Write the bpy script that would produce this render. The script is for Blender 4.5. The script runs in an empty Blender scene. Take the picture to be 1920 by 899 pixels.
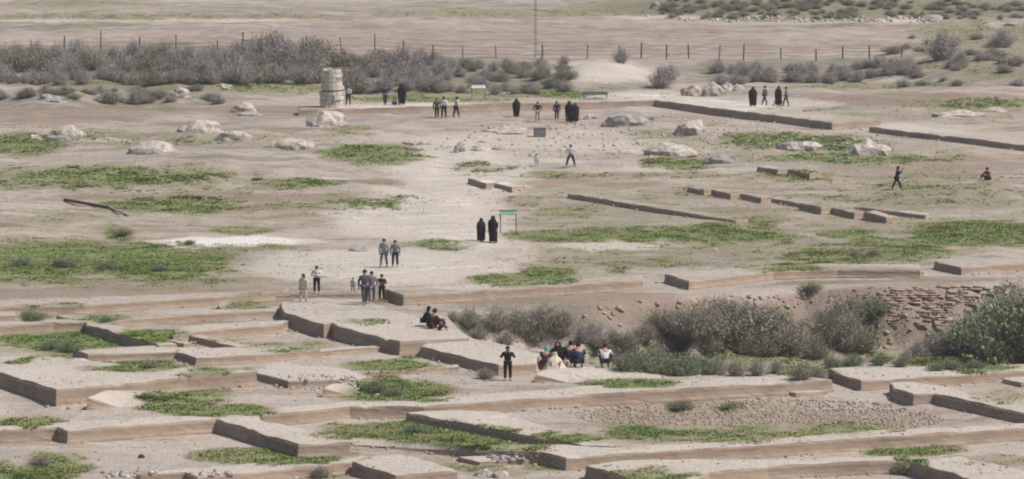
import bpy, bmesh, math, random
import numpy as np
from mathutils import Vector, Matrix, geometry
random.seed(7); RNG = np.random.default_rng(7)
R = math.radians
S = bpy.context.scene
COL = S.collection

# ------------------------------------------------------------------ camera
HC, FPX, PITCH = 31.0, 8000.0, math.atan(887 / 8000)
cam_d = bpy.data.cameras.new('camera'); cam = bpy.data.objects.new('camera', cam_d); COL.objects.link(cam)
cam_d.sensor_width = 36; cam_d.lens = FPX / 1920 * 36; cam_d.clip_start = 1; cam_d.clip_end = 20000
cam.location = (0, 0, HC); cam.rotation_euler = (math.pi / 2 - PITCH, 0, 0)
S.camera = cam
# ------------------------------------------------------------------ world, sun, exposure
SUN_EL, SUN_AZ = 54, 102            # heading clockwise from +Y (away from the camera)
w = bpy.data.worlds.new('World'); S.world = w; w.use_nodes = True
nt = w.node_tree; bg = nt.nodes['Background']; sky = nt.nodes.new('ShaderNodeTexSky')
sky.sky_type = 'NISHITA'; sky.sun_disc = False; sky.sun_elevation = R(SUN_EL); sky.sun_rotation = R(SUN_AZ)
sky.air_density = 1.2; sky.dust_density = 3.0
nt.links.new(sky.outputs[0], bg.inputs[0]); bg.inputs[1].default_value = 0.085
sd = bpy.data.lights.new('sun', 'SUN'); so = bpy.data.objects.new('sun', sd); COL.objects.link(so)
sd.energy = 4.1; sd.angle = R(0.7); sd.color = (1, 0.95, 0.905)
_d = Vector((math.sin(R(SUN_AZ)) * math.cos(R(SUN_EL)), math.cos(R(SUN_AZ)) * math.cos(R(SUN_EL)), math.sin(R(SUN_EL))))
so.rotation_euler = _d.to_track_quat('Z', 'Y').to_euler(); so.location = (60, 100, 120)
S.view_settings.view_transform = 'Standard'; S.view_settings.look = 'None'
S.view_settings.exposure = 0.1; S.view_settings.gamma = 1.0
S.render.engine = 'CYCLES'; S.cycles.filter_width = 2.0

# ------------------------------------------------------------------ maths helpers
SP, CP = math.sin(PITCH), math.cos(PITCH)
def ray(px, py):
    px = np.asarray(px, float) - 960; py = 449.5 - np.asarray(py, float)
    return px, FPX * CP + py * SP, -FPX * SP + py * CP
def unproj(px, py, z=0.0):
    dx, dy, dz = ray(px, py); t = (z - HC) / dz
    return dx * t, dy * t
def proj(x, y, z):
    zz = z - HC; f = y * CP - zz * SP; u = y * SP + zz * CP
    return 960 + FPX * x / f, 449.5 - FPX * u / f
def _hash(ix, iy, s):
    h = (ix.astype(np.int64) * 374761393 + iy.astype(np.int64) * 668265263 + s * 982451653) & 0x7fffffff
    h = ((h ^ (h >> 13)) * 1274126177) & 0x7fffffff
    return ((h ^ (h >> 16)) & 0xffff) / 65535.0
def vnoise(x, y, s=0):
    x = np.asarray(x, float); y = np.asarray(y, float)
    ix = np.floor(x); iy = np.floor(y); fx = x - ix; fy = y - iy
    fx = fx * fx * (3 - 2 * fx); fy = fy * fy * (3 - 2 * fy)
    a = _hash(ix, iy, s); b = _hash(ix + 1, iy, s); c = _hash(ix, iy + 1, s); d = _hash(ix + 1, iy + 1, s)
    return (a * (1 - fx) + b * fx) * (1 - fy) + (c * (1 - fx) + d * fx) * fy
def fbm(x, y, s=0, o=3):
    v = 0; a = 0.5; t = 0
    for k in range(o):
        v = v + a * vnoise(x * 2 ** k, y * 2 ** k, s + k); t += a; a *= 0.5
    return v / t
def in_poly(x, y, P):
    x = np.asarray(x, float); y = np.asarray(y, float); r = np.zeros(np.broadcast(x, y).shape, bool)
    n = len(P)
    for i in range(n):
        x1, y1 = P[i]; x2, y2 = P[(i + 1) % n]
        if y1 == y2: continue
        c = ((y1 > y) != (y2 > y)) & (x < (x2 - x1) * (y - y1) / (y2 - y1) + x1)
        r ^= c
    return r
def dist_poly(x, y, P):
    d = np.full(np.broadcast(x, y).shape, 1e9); n = len(P)
    for i in range(n):
        x1, y1 = P[i]; x2, y2 = P[(i + 1) % n]; ex, ey = x2 - x1, y2 - y1
        t = np.clip(((x - x1) * ex + (y - y1) * ey) / (ex * ex + ey * ey + 1e-9), 0, 1)
        d = np.minimum(d, np.hypot(x - x1 - t * ex, y - y1 - t * ey))
    return d
def sstep(a, b, v):
    t = np.clip((v - a) / (b - a), 0, 1); return t * t * (3 - 2 * t)

# ------------------------------------------------------------------ terrain
def wpoly(pts, z=0.0): return [tuple(float(c) for c in unproj(p[0], p[1], z)) for p in pts]
PIT = wpoly([(800, 600), (880, 634), (1010, 658), (1140, 684), (1190, 694), (1250, 706), (1400, 703), (1500, 704), (1550, 688), (1720, 686),
             (1850, 684), (2050, 680), (2050, 530), (1850, 536), (1640, 543), (1500, 538), (1400, 548), (1240, 560), (1100, 570), (960, 574), (850, 580)])
COURT = wpoly([(1040, 770), (1160, 757), (1440, 740), (1660, 742), (1800, 770), (1880, 792), (1640, 812), (1440, 826), (1160, 834)])
MOUNDS = [  # px x, px y, radius x, radius y (m), height (m)
    (1905, 150, 13, 26, 2.6), (1780, 120, 9, 14, 0.8), (1140, 150, 5.0, 10, 1.6), (1075, 162, 4, 8, .9), (90, 205, 5, 9, 1.6), (340, 185, 8, 8, 1.5), (-10, 195, 5, 8, 1.2), (430, 178, 5, 6, .8), (1650, 190, 12, 8, .8), (1820, 185, 8, 8, .8),
    (260, 300, 7, 7, 0.3), (200, 360, 9, 5, 0.35), (1830, 445, 4.5, 8, 0.35), (820, 458, 3.0, 5, .35), (900, 505, 4, 5, .2), (40, 870, 2.2, 4, .35),
    (5, 775, 2.4, 3.4, -.75), (60, 500, 4, 7, .3), (300, 495, 4, 7, .25), (1650, 470, 6, 8, .25), (1300, 435, 6, 7, .2), (560, 352, 4, 5, .2), (700, 300, 4, 6, .3),
    (1180, 330, 8, 4, .2), (520, 470, 6, 3, .15), (1500, 165, 8, 10, .4), (690, 135, 14, 10, .5), (300, 130, 20, 10, .5)]
MW = [(*[float(c) for c in unproj(m[0], m[1])], m[2], m[3], m[4]) for m in MOUNDS]
CALM = [wpoly(q) for q in (
    [(870,330),(990,345),(990,356),(870,348)], [(1055,358),(1410,405),(1400,420),(1060,372)], [(1280,345),(1500,362),(1760,395),(1750,415),(1600,414),(1440,392),(1280,366)],
    [(1410,305),(1550,318),(1540,332),(1410,326)], [(540,190),(960,180),(1200,170),(1300,172),(1500,195),(1670,215),(1670,250),(1560,252),(1228,202),(960,212),(540,216)],
    [(1620,225),(1760,235),(2010,260),(2010,292),(1620,255)])]
def H(x, y):
    x = np.asarray(x, float); y = np.asarray(y, float)
    far = sstep(235, 330, y)
    m = np.broadcast_to((y > 250) & (y < 420), np.broadcast(x, y).shape)
    if m.any():
        xb, yb = np.broadcast_arrays(x, y); xm, ym = xb[m], yb[m]; dd = np.full(xm.shape, 1e9)
        for q in CALM: dd = np.minimum(dd, np.where(in_poly(xm, ym, q), 0, dist_poly(xm, ym, q)))
        far = np.array(np.broadcast_to(far, m.shape)); far[m] = far[m] * sstep(-1, 5, dd) * 1.0
    h = (fbm(x / 7 + 3, y / 7, 11, 3) - .5) * (0.10 + 0.55 * far) + (fbm(x / 1.7, y / 2.1, 31, 2) - .5) * (0.05 + .10 * far)
    h = h + (fbm(x / 22, y / 16, 57, 2) - .5) * 1.0 * far
    rd = 1 - np.abs(fbm(x / 6.5, y / 5.0, 131, 3) - .5) * 4; h = h + np.clip(rd, 0, 1) ** 2 * .36 * far * (fbm(x / 18, y / 18, 141, 2))
    h = h + (fbm(x / 2.4, y / 2.6, 151, 2) - .5) * .22 * far
    for mx, my, rx, ry, a in MW:
        d2 = ((x - mx) / rx) ** 2 + ((y - my) / ry) ** 2
        h = h + a * np.exp(-d2 * 1.3) * (1 + .35 * (fbm(x / 3, y / 3, 77, 2) - .5))
    h = h + .9 * np.exp(-((y - 533 - 6 * np.sin(x / 23)) / 4.0) ** 2) * sstep(15, -10, x) + 1.6 * np.exp(-((y - 545) / 12.0) ** 2) * sstep(5, 30, x)
    d = dist_poly(x, y, PIT); ins = in_poly(x, y, PIT)
    farside = sstep(228, 244, y)
    slope = .34 + .55 * farside
    n = (fbm(x / 1.5, y / 1.9, 91, 4) - .5)
    dep = np.clip(d * slope * (1 + n * 1.7), 0, 3.0 + n * .8)
    dep = dep + np.where(farside > .3, np.sin(dep * 2 * np.pi / .42 + n * 3) * .055 * sstep(.2, .6, dep) * sstep(0, 1.5, d), 0)
    h = h - np.where(ins, dep, 0)
    d2 = dist_poly(x, y, COURT); ins2 = in_poly(x, y, COURT)
    h = h - np.where(ins2, np.clip(d2 * .12, 0, .32) + (fbm(x / .8, y / .8, 19, 2) - .5) * .12, 0)
    return h

# ------------------------------------------------------------------ what grows and lies where (photo px -> world through the same camera)
GRASS = [(1400,400,420,55,.36),(1250,482,340,22,.40),(280,400,280,45,.30),(480,512,240,26,.34),(300,345,240,20,.36),(300,262,340,18,.34),(1500,280,300,22,.40),(1750,385,190,40,.42),(1010,400,90,24,.40),(1750,205,200,20,.40),(1000,175,300,13,.40),(1850,100,120,50,.45),(620,385,220,22,.3),(1050,500,140,24,.34),(1480,465,220,30,.42),(1700,340,180,30,.34),(150,640,190,24,.34),(1400,800,300,30,.34),  # x, y, rx, ry, strength
 (40,272,75,18,1),(200,252,90,8,.6),(205,330,195,20,.95),(60,345,70,9,.7),(340,266,130,10,.6),(705,290,80,15,1.05),(620,297,40,5,.6),(560,344,78,9,.95),
 (330,387,115,14,1),(250,380,50,6,.7),(545,386,120,7,.6),(690,380,85,13,.8),(110,408,95,13,.55),(470,432,58,9,.9),(40,450,60,9,.65),(130,453,45,8,.6),
 (228,437,28,11,.85),(250,450,18,7,.8),(355,457,20,6,.85),(150,487,235,30,1.2),(330,505,80,22,1.1),(60,524,90,8,.8),(230,532,260,13,.5),(440,466,120,7,.65),
 (60,587,28,12,1.1),(130,573,50,4,.7),(197,596,42,9,1),(455,570,42,11,.9),(490,554,42,4,.9),(140,640,125,15,1.1),(120,655,40,12,1),(300,630,58,13,1.1),
 (430,637,32,7,.7),(22,675,28,5,1),(262,687,95,7,1),(290,680,45,8,1),(405,706,58,15,.85),(350,735,80,18,1.1),(385,767,108,12,1.15),(45,791,58,9,1.15),(60,878,80,24,1.15),
 (505,854,122,15,1.15),(600,882,42,12,.9),(690,606,52,7,.8),(545,657,85,13,.5),(762,669,22,6,1),(750,690,76,11,1),(745,736,100,17,1.15),(705,720,40,14,1),
 (820,742,40,7,1),(815,812,130,20,1.15),(680,808,85,14,.85),(990,827,98,13,1.05),(900,815,60,14,1.1),(870,866,50,12,.6),(910,880,60,14,.65),(1010,880,40,8,.6),(1190,718,82,9,1.15),
 (1275,757,26,13,1),(1365,762,24,8,.8),(1300,818,165,14,.85),(1190,818,60,12,1),(1520,806,130,13,.75),(1180,888,60,13,1),(1270,900,50,6,1.1),(1695,848,83,12,1.15),
 (1690,876,34,14,1.1),(1800,684,78,12,1.3),(1870,862,60,10,.6),(1860,742,50,12,.5),(985,521,92,14,1.05),(1160,501,33,8,.8),(1500,503,72,7,1.05),(1640,472,155,16,.9),
 (1600,460,80,12,.8),(1560,485,100,10,.7),(1110,441,138,13,1.05),(1340,438,140,17,1.0),(1400,420,70,10,.8),(1830,438,128,20,1.25),(1585,438,48,8,1),(812,458,68,9,1),
 (1060,400,60,12,.65),(1010,378,40,10,.5),(1200,486,110,10,.65),(1350,475,80,8,.5),(1500,330,68,9,.8),(1270,308,66,10,1),(920,313,68,8,.8),(1130,329,240,5,.65),(1290,320,60,4,.7),
 (1600,298,175,8,.9),(1450,263,90,13,1),(1570,268,60,13,1),(1240,252,80,9,.6),(1700,351,60,6,.7),(1580,371,60,9,.5),(1840,195,110,10,.9),(1650,161,150,5,.7),
 (1750,120,120,9,.6),(1500,205,80,4,.5),(740,345,40,5,.6),(650,241,50,5,.7),(670,252,40,3,.6),(230,152,260,8,.9),(520,168,120,7,.8),(800,186,140,7,.9),(900,172,180,10,.6),
 (1050,178,60,7,1),(300,32,350,6,.7),(1560,14,400,18,.5),(1020,25,260,7,.6),(120,6,130,6,.6),(1850,60,120,20,.6),(460,160,80,6,.8),(1000,330,120,6,.5),(1200,180,60,5,.5),
 (1760,330,60,8,.45),(1850,360,90,16,.45),(1500,390,90,10,.4),(1400,360,140,8,.4),(60,235,80,5,.4),(1160,650,60,16,.7),(1350,672,220,18,.8),(1520,700,50,12,.9),(1650,670,80,10,.7)]
PALE = [(960,790,1150,170,.36),(205,326,65,4,1),(450,453,130,10,1.5),(1150,461,105,8,.8),(130,262,120,4,.7),(830,390,90,60,.55),(800,510,180,26,.5),(860,440,120,40,.5),(560,500,120,10,.35),(1240,284,120,6,.6),
 (830,258,180,12,.4),(1160,118,5,5,.1),(900,200,300,4,.7),(1210,178,80,8,.8),(1400,195,160,12,.7),(1720,240,120,10,.5),(100,38,90,3,.9),(350,38,220,3,.8),(1280,32,140,4,.8),(1700,38,60,4,1.1),(1870,46,30,4,.9),
 (1130,135,90,20,.8),(870,320,110,60,1.0),(790,400,150,46,1.0),(850,440,110,32,1.0),(710,500,210,30,1.0),(1000,265,240,24,.6),(950,475,60,20,.6),(1000,303,90,4,.7),(1280,318,130,4,.7),(700,475,60,3,.8),(500,340,60,6,.3),(610,336,50,4,.9),(1000,720,200,10,.4),(700,800,60,8,.3),(300,830,200,18,.45),(100,700,150,20,.4),
 (1780,400,120,10,.5),(1500,400,80,8,.4),(1600,520,150,5,.6),(60,388,90,14,.5),(600,410,180,8,.35),(880,780,120,12,.5),(600,640,60,10,.4),(920,660,60,14,.4),(1760,800,90,8,.4)]
BROWN = [(1180,590,130,26,1.2),(1650,600,230,50,1.1),(960,75,1100,36,.35),(1700,330,260,30,.35),(300,560,500,10,.6),(960,225,900,14,.3),(120,215,200,16,.7),(450,205,150,6,.7),(500,370,320,7,.7),(560,395,200,5,.3),(1050,345,200,10,.55),(1750,310,200,16,.55),(1700,185,230,12,.6),(300,548,350,10,.8),(1000,560,260,12,.7),
 (700,180,200,4,.4),(1300,600,300,30,.8),(1700,590,160,50,.7),(940,180,200,4,.4),(900,85,900,20,.45),(1000,60,700,10,.4),(1450,790,320,40,.5),(980,855,60,8,.6),(560,890,160,12,.6),(1400,745,200,6,.5),(650,215,250,6,.4),(400,720,80,6,.6),(1750,350,200,16,.3)]
DRY = [(960,20,1100,16,.45),(400,300,500,90,.18),(1500,380,420,90,.25),(1560,14,420,22,1.0),(200,190,240,16,.6),(350,175,180,14,.6),(300,125,340,38,.9),(800,140,240,34,.8),(1500,130,220,22,.7),(1060,160,170,14,.6),(1400,20,220,12,.6),(1850,100,120,50,.5),(1000,600,170,34,.6),(1400,620,300,50,.6),(1200,90,400,10,.3),(1750,380,160,25,.5),(450,515,180,20,.4),(1250,395,200,16,.4),(60,45,200,14,.5),(1300,480,200,18,.5)]
def field(L, px, py, k=1.0):
    v = np.zeros(np.shape(px))
    for x, y, rx, ry, s in L:
        q = ((px - x) / rx) ** 2 + ((py - y) / ry) ** 2
        v = np.maximum(v, s * np.clip(1.45 - q * .75, 0, 1) ** .8)
    return v
def paint(x, y, z):
    px, py = proj(x, y, z); k = 36 / np.maximum(8, FPX / np.asarray(y, float))   # metres, not pixels, set the raggedness
    a = fbm(x / 3.1, y / 4.5, 201, 4) - .5; b = fbm(x / 2.6, y / 5.5, 251, 4) - .5; c = fbm(x / 1.1, y / 1.6, 271, 3) - .5
    qx = px + a * 130 / k; qy = py + b * 26 / k ** 1.5
    g = field(GRASS, qx, qy); g = np.where(g > 0, g + c * .55 + b * .4, 0)
    return np.stack([np.maximum(g, 0), field(PALE, qx, qy), field(BROWN, qx, qy), field(DRY, qx, qy)], -1)

# ------------------------------------------------------------------ materials
def nmat(name):
    m = bpy.data.materials.new(name); m.use_nodes = True; t = m.node_tree
    b = t.nodes['Principled BSDF']; b.inputs['Specular IOR Level'].default_value = 0.15; b.inputs['Roughness'].default_value = .95
    return m, t, b
def N(t, k, **kw):
    n = t.nodes.new(k)
    for a, v in kw.items(): setattr(n, a, v)
    return n
def noise(t, vec, scale, detail=4, rough=.55, dist=0):
    n = N(t, 'ShaderNodeTexNoise'); n.inputs['Scale'].default_value = scale; n.inputs['Detail'].default_value = detail
    n.inputs['Roughness'].default_value = rough; n.inputs['Distortion'].default_value = dist; t.links.new(vec, n.inputs['Vector']); return n.outputs['Fac']
def mth(t, op, a, b=None, clamp=False):
    n = N(t, 'ShaderNodeMath', operation=op, use_clamp=clamp)
    for i, v in enumerate((a, b)):
        if v is None: continue
        if isinstance(v, (int, float)): n.inputs[i].default_value = v
        else: t.links.new(v, n.inputs[i])
    return n.outputs[0]
def mr(t, v, a, b, c=0, d=1):
    n = N(t, 'ShaderNodeMapRange', interpolation_type='SMOOTHSTEP'); t.links.new(v, n.inputs[0])
    for i, q in enumerate((a, b, c, d)): n.inputs[i + 1].default_value = q
    return n.outputs[0]
def mix(t, f, a, b):
    n = N(t, 'ShaderNodeMix', data_type='RGBA')
    if isinstance(f, (int, float)): n.inputs[0].default_value = f
    else: t.links.new(f, n.inputs[0])
    for i, v in ((6, a), (7, b)):
        if isinstance(v, tuple): n.inputs[i].default_value = (*v, 1)
        else: t.links.new(v, n.inputs[i])
    return n.outputs[2]
def bump(t, b, h, strength, dist):
    n = N(t, 'ShaderNodeBump'); n.inputs['Strength'].default_value = strength; n.inputs['Distance'].default_value = dist
    t.links.new(h, n.inputs['Height']); t.links.new(n.outputs[0], b.inputs['Normal'])
def soil_material():
    m, t, b = nmat('dusty_soil'); g = N(t, 'ShaderNodeNewGeometry'); P = g.outputs['Position']
    n0 = noise(t, P, .07, 3); n1 = noise(t, P, .45, 5, .6, .6); n2 = noise(t, P, 1.7, 6, .65); n3 = noise(t, P, 9, 3, .6); n4 = noise(t, P, .16, 4, .6, 1)
    at = N(t, 'ShaderNodeAttribute', attribute_name='patch'); sp = N(t, 'ShaderNodeSeparateColor'); t.links.new(at.outputs['Color'], sp.inputs[0])
    gr, pa, br, dr = sp.outputs[0], sp.outputs[1], sp.outputs[2], at.outputs['Alpha']
    ma = N(t, 'ShaderNodeMapping'); ma.inputs['Scale'].default_value = (.30, 1, 1); t.links.new(P, ma.inputs['Vector'])
    nA = noise(t, ma.outputs[0], .22, 5, .62, .8); nB = noise(t, ma.outputs[0], .085, 4, .6, .5); nC = noise(t, ma.outputs[0], .8, 5, .65, .3)
    c = mix(t, mr(t, n1, .35, .65), (.44, .37, .312), (.36, .30, .25))
    c = mix(t, mr(t, nB, .42, .60, 0, .75), c, (.35, .31, .275))
    c = mix(t, mr(t, nA, .50, .66, 0, .7), c, (.275, .21, .155)); c = mix(t, mr(t, nA, .30, .43, .55, 0), c, (.47, .41, .34))
    c = mix(t, mr(t, nC, .54, .70, 0, .55), c, (.235, .19, .145)); c = mix(t, mr(t, nC, .30, .42, .4, 0), c, (.50, .435, .36))
    nD = noise(t, ma.outputs[0], 1.9, 4, .6, .2)  # stretched noise for dark streaks: soil mottling plus relief shade painted into the colour
    c = mix(t, mr(t, mth(t, 'ADD', nD, mth(t, 'MULTIPLY', mth(t, 'SUBTRACT', nA, .5), .8)), .54, .66, 0, .6), c, (.215, .172, .13)); c = mix(t, mr(t, nD, .30, .40, .4, 0), c, (.52, .46, .39))
    br2 = mr(t, mth(t, 'ADD', br, mth(t, 'MULTIPLY', mth(t, 'SUBTRACT', nC, .5), 1.1)), .15, .7)
    c = mix(t, mth(t, 'MULTIPLY', br2, .8), c, (.25, .182, .142))
    dr2 = mr(t, mth(t, 'ADD', dr, mth(t, 'MULTIPLY', mth(t, 'SUBTRACT', nC, .5), 1.4)), .2, .85)
    c = mix(t, mth(t, 'MULTIPLY', dr2, .8), c, mix(t, mr(t, nA, .4, .6), (.17, .15, .125), (.15, .155, .085)))
    pf = mr(t, mth(t, 'ADD', pa, mth(t, 'MULTIPLY', mth(t, 'SUBTRACT', n2, .5), 1.0)), .2, .8)
    c = mix(t, mth(t, 'MULTIPLY', pf, .75), c, (.52, .465, .405))
    c = mix(t, mr(t, n3, .56, .72, 0, .5), c, (.19, .15, .12)); c = mix(t, mr(t, n3, .27, .4, .4, 0), c, (.54, .48, .42))
    weeds = mr(t, mth(t, 'ADD', nA, mth(t, 'MULTIPLY', mth(t, 'SUBTRACT', n2, .5), .5)), .50, .68, 0, .5)
    wz = mth(t, 'MULTIPLY', weeds, mr(t, nB, .40, .55)); wz = mth(t, 'MULTIPLY', wz, mth(t, 'SUBTRACT', 1.0, mth(t, 'MULTIPLY', pf, .9)))
    c = mix(t, wz, c, (.165, .16, .085))
    gq = mth(t, 'ADD', gr, mth(t, 'MULTIPLY', mth(t, 'SUBTRACT', n2, .5), .9)); gs = mth(t, 'MULTIPLY', mr(t, gq, .05, .55), mth(t, 'SUBTRACT', 1.0, mth(t, 'MULTIPLY', pf, .8))); gf = mr(t, gq, .45, 1.05)
    c = mix(t, mth(t, 'MULTIPLY', gs, .6), c, mix(t, mr(t, nC, .4, .6), (.20, .185, .105), (.255, .225, .145)))
    gc = mix(t, mr(t, n1, .4, .62), (.14, .185, .058), (.205, .21, .09)); gc = mix(t, mr(t, n3, .5, .65, 0, .3), gc, (.085, .10, .045))
    c = mix(t, mth(t, 'MULTIPLY', gf, .85), c, gc)
    c = mix(t, mr(t, mth(t, 'ADD', pa, mth(t, 'MULTIPLY', mth(t, 'SUBTRACT', nC, .5), 1.6)), .95, 1.5), c, (.66, .62, .56))
    t.links.new(c, b.inputs['Base Color'])
    n5 = noise(t, P, 4.2, 4, .7); hh = mth(t, 'ADD', mth(t, 'ADD', mth(t, 'MULTIPLY', n3, .3), n2), mth(t, 'MULTIPLY', n5, .6)); bump(t, b, hh, .9, .17)
    return m
def mud_material():
    m, t, b = nmat('mud_brick'); g = N(t, 'ShaderNodeNewGeometry'); P = g.outputs['Position']
    mp = N(t, 'ShaderNodeMapping'); mp.inputs['Scale'].default_value = (1, 1, 2.4); t.links.new(P, mp.inputs['Vector'])
    n1 = noise(t, P, .5, 4, .6, .4); n2 = noise(t, mp.outputs[0], 1.6, 5, .65); n3 = noise(t, P, 11, 3, .6)
    c = mix(t, mr(t, n1, .35, .65), (.37, .287, .222), (.315, .24, .183)); c = mix(t, mr(t, n2, .52, .72, 0, .45), c, (.235, .172, .13))
    c = mix(t, mr(t, n2, .28, .42, .4, 0), c, (.43, .345, .27)); c = mix(t, mr(t, n3, .6, .75, 0, .4), c, (.17, .125, .10))
    t.links.new(c, b.inputs['Base Color']); bump(t, b, mth(t, 'ADD', n2, mth(t, 'MULTIPLY', n3, .4)), .6, .05); return m
def flat_noise(name, c1, c2, scale=3, bs=.4, bd=.03, rough=.9):
    m, t, b = nmat(name); g = N(t, 'ShaderNodeTexCoord'); n1 = noise(t, g.outputs['Object'], scale, 5, .65)
    t.links.new(mix(t, mr(t, n1, .35, .65), c1, c2), b.inputs['Base Color']); b.inputs['Roughness'].default_value = rough
    if bs: bump(t, b, n1, bs, bd)
    return m
def tint_material(name, attr='tint', trans=.25):
    m, t, b = nmat(name); at = N(t, 'ShaderNodeAttribute', attribute_name=attr)
    t.links.new(at.outputs['Color'], b.inputs['Base Color']); b.inputs['Roughness'].default_value = .8
    return m
SOIL, MUD = soil_material(), mud_material()
ROCK = flat_noise('pale_rubble', (.56, .51, .455), (.33, .28, .235), 2.0, 1.0, .25)
TANR = flat_noise('tan_rubble', (.40, .33, .265), (.25, .19, .15), 1.5, .8, .1)
ROCKD = flat_noise('grey_rubble', (.38, .36, .34), (.24, .215, .20), 2.2, .8, .1)
TINT = tint_material('plant_tint')
_mc = {}
def cloth(rgb):
    k = tuple(round(c, 3) for c in rgb)
    if k not in _mc: _mc[k] = flat_noise('cloth_%02d' % len(_mc), k, tuple(c * .72 for c in k), 9, .3, .01)
    return _mc[k]

# ------------------------------------------------------------------ object helpers
def new_obj(name, me, mat=None, parent=None):
    o = bpy.data.objects.new(name, me); COL.objects.link(o)
    if mat is not None and me is not None and not me.materials: me.materials.append(mat)
    if parent is not None: o.parent = parent
    return o
def empty(name, loc=(0, 0, 0), rz=0.0):
    o = bpy.data.objects.new(name, None); COL.objects.link(o); o.location = loc; o.rotation_euler = (0, 0, rz); o.empty_display_size = .3; return o
def tag(o, label=None, cat=None, group=None, kind=None):
    if label: o['label'] = label
    if cat: o['category'] = cat
    if group: o['group'] = group
    if kind: o['kind'] = kind
    return o
def np_mesh(name, V, F, attr=None, cols=None, smooth=False):
    me = bpy.data.meshes.new(name); V = np.asarray(V, np.float32); F = np.asarray(F, np.int32)
    k = F.shape[1]; me.vertices.add(len(V)); me.vertices.foreach_set('co', V.ravel())
    me.loops.add(F.size); me.loops.foreach_set('vertex_index', F.ravel())
    me.polygons.add(len(F)); me.polygons.foreach_set('loop_start', np.arange(0, F.size, k, dtype=np.int32))
    me.polygons.foreach_set('loop_total', np.full(len(F), k, np.int32))
    if smooth: me.polygons.foreach_set('use_smooth', np.ones(len(F), bool))
    me.update(calc_edges=True)
    if attr:
        a = me.attributes.new(attr, 'FLOAT_COLOR', 'POINT'); c = np.asarray(cols, np.float32)
        if c.shape[1] == 3: c = np.concatenate([c, np.ones((len(c), 1), np.float32)], 1)
        a.data.foreach_set('color', c.ravel())
    return me

# ------------------------------------------------------------------ ground: one sheet out to the horizon
def axis(lo, hi, fine, far_lo, far_hi):
    a = list(np.arange(lo, hi + 1e-6, fine)); st = fine; v = lo; L = []
    while v > far_lo: st *= 1.35; v -= st; L.append(v)
    st = fine; v = a[-1]; Rr = []
    while v < far_hi: st *= 1.35; v += st; Rr.append(v)
    return np.array(L[::-1] + a + Rr)
gx = axis(-76, 76, .42, -6000, 6000)
ys = [168.0]
while ys[-1] < 620: ys.append(ys[-1] + .33 + max(0, (ys[-1] - 200)) * .0032)
st = 1.5
while ys[-1] < 9000: st *= 1.3; ys.append(ys[-1] + st)
st = .5; lo = []
v = 168.0
while v > -800: st *= 1.35; v -= st; lo.append(v)
gy = np.array(lo[::-1] + ys)
GX, GY = np.meshgrid(gx, gy); HZ = H(GX, GY); nx, ny = len(gx), len(gy)
V = np.stack([GX.ravel(), GY.ravel(), HZ.ravel()], -1)
def hlook(x, y):
    x, y = np.broadcast_arrays(x, y); i = np.clip(np.searchsorted(gx, x) - 1, 0, nx - 2); j = np.clip(np.searchsorted(gy, y) - 1, 0, ny - 2)
    u = (x - gx[i]) / (gx[i + 1] - gx[i]); v = (y - gy[j]) / (gy[j + 1] - gy[j])
    return (HZ[j, i] * (1 - u) + HZ[j, i + 1] * u) * (1 - v) + (HZ[j + 1, i] * (1 - u) + HZ[j + 1, i + 1] * u) * v
ii = np.arange(nx * ny).reshape(ny, nx)
F = np.stack([ii[:-1, :-1].ravel(), ii[:-1, 1:].ravel(), ii[1:, 1:].ravel(), ii[1:, :-1].ravel()], -1)
inb = (V[:, 1] > 150) & (V[:, 1] < 800); cols = np.zeros((len(V), 4))
cols[inb] = paint(V[inb, 0], V[inb, 1], V[inb, 2])
ground = new_obj('ground', np_mesh('ground', V, F, 'patch', cols, True), SOIL); tag(ground, kind='structure')

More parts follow.
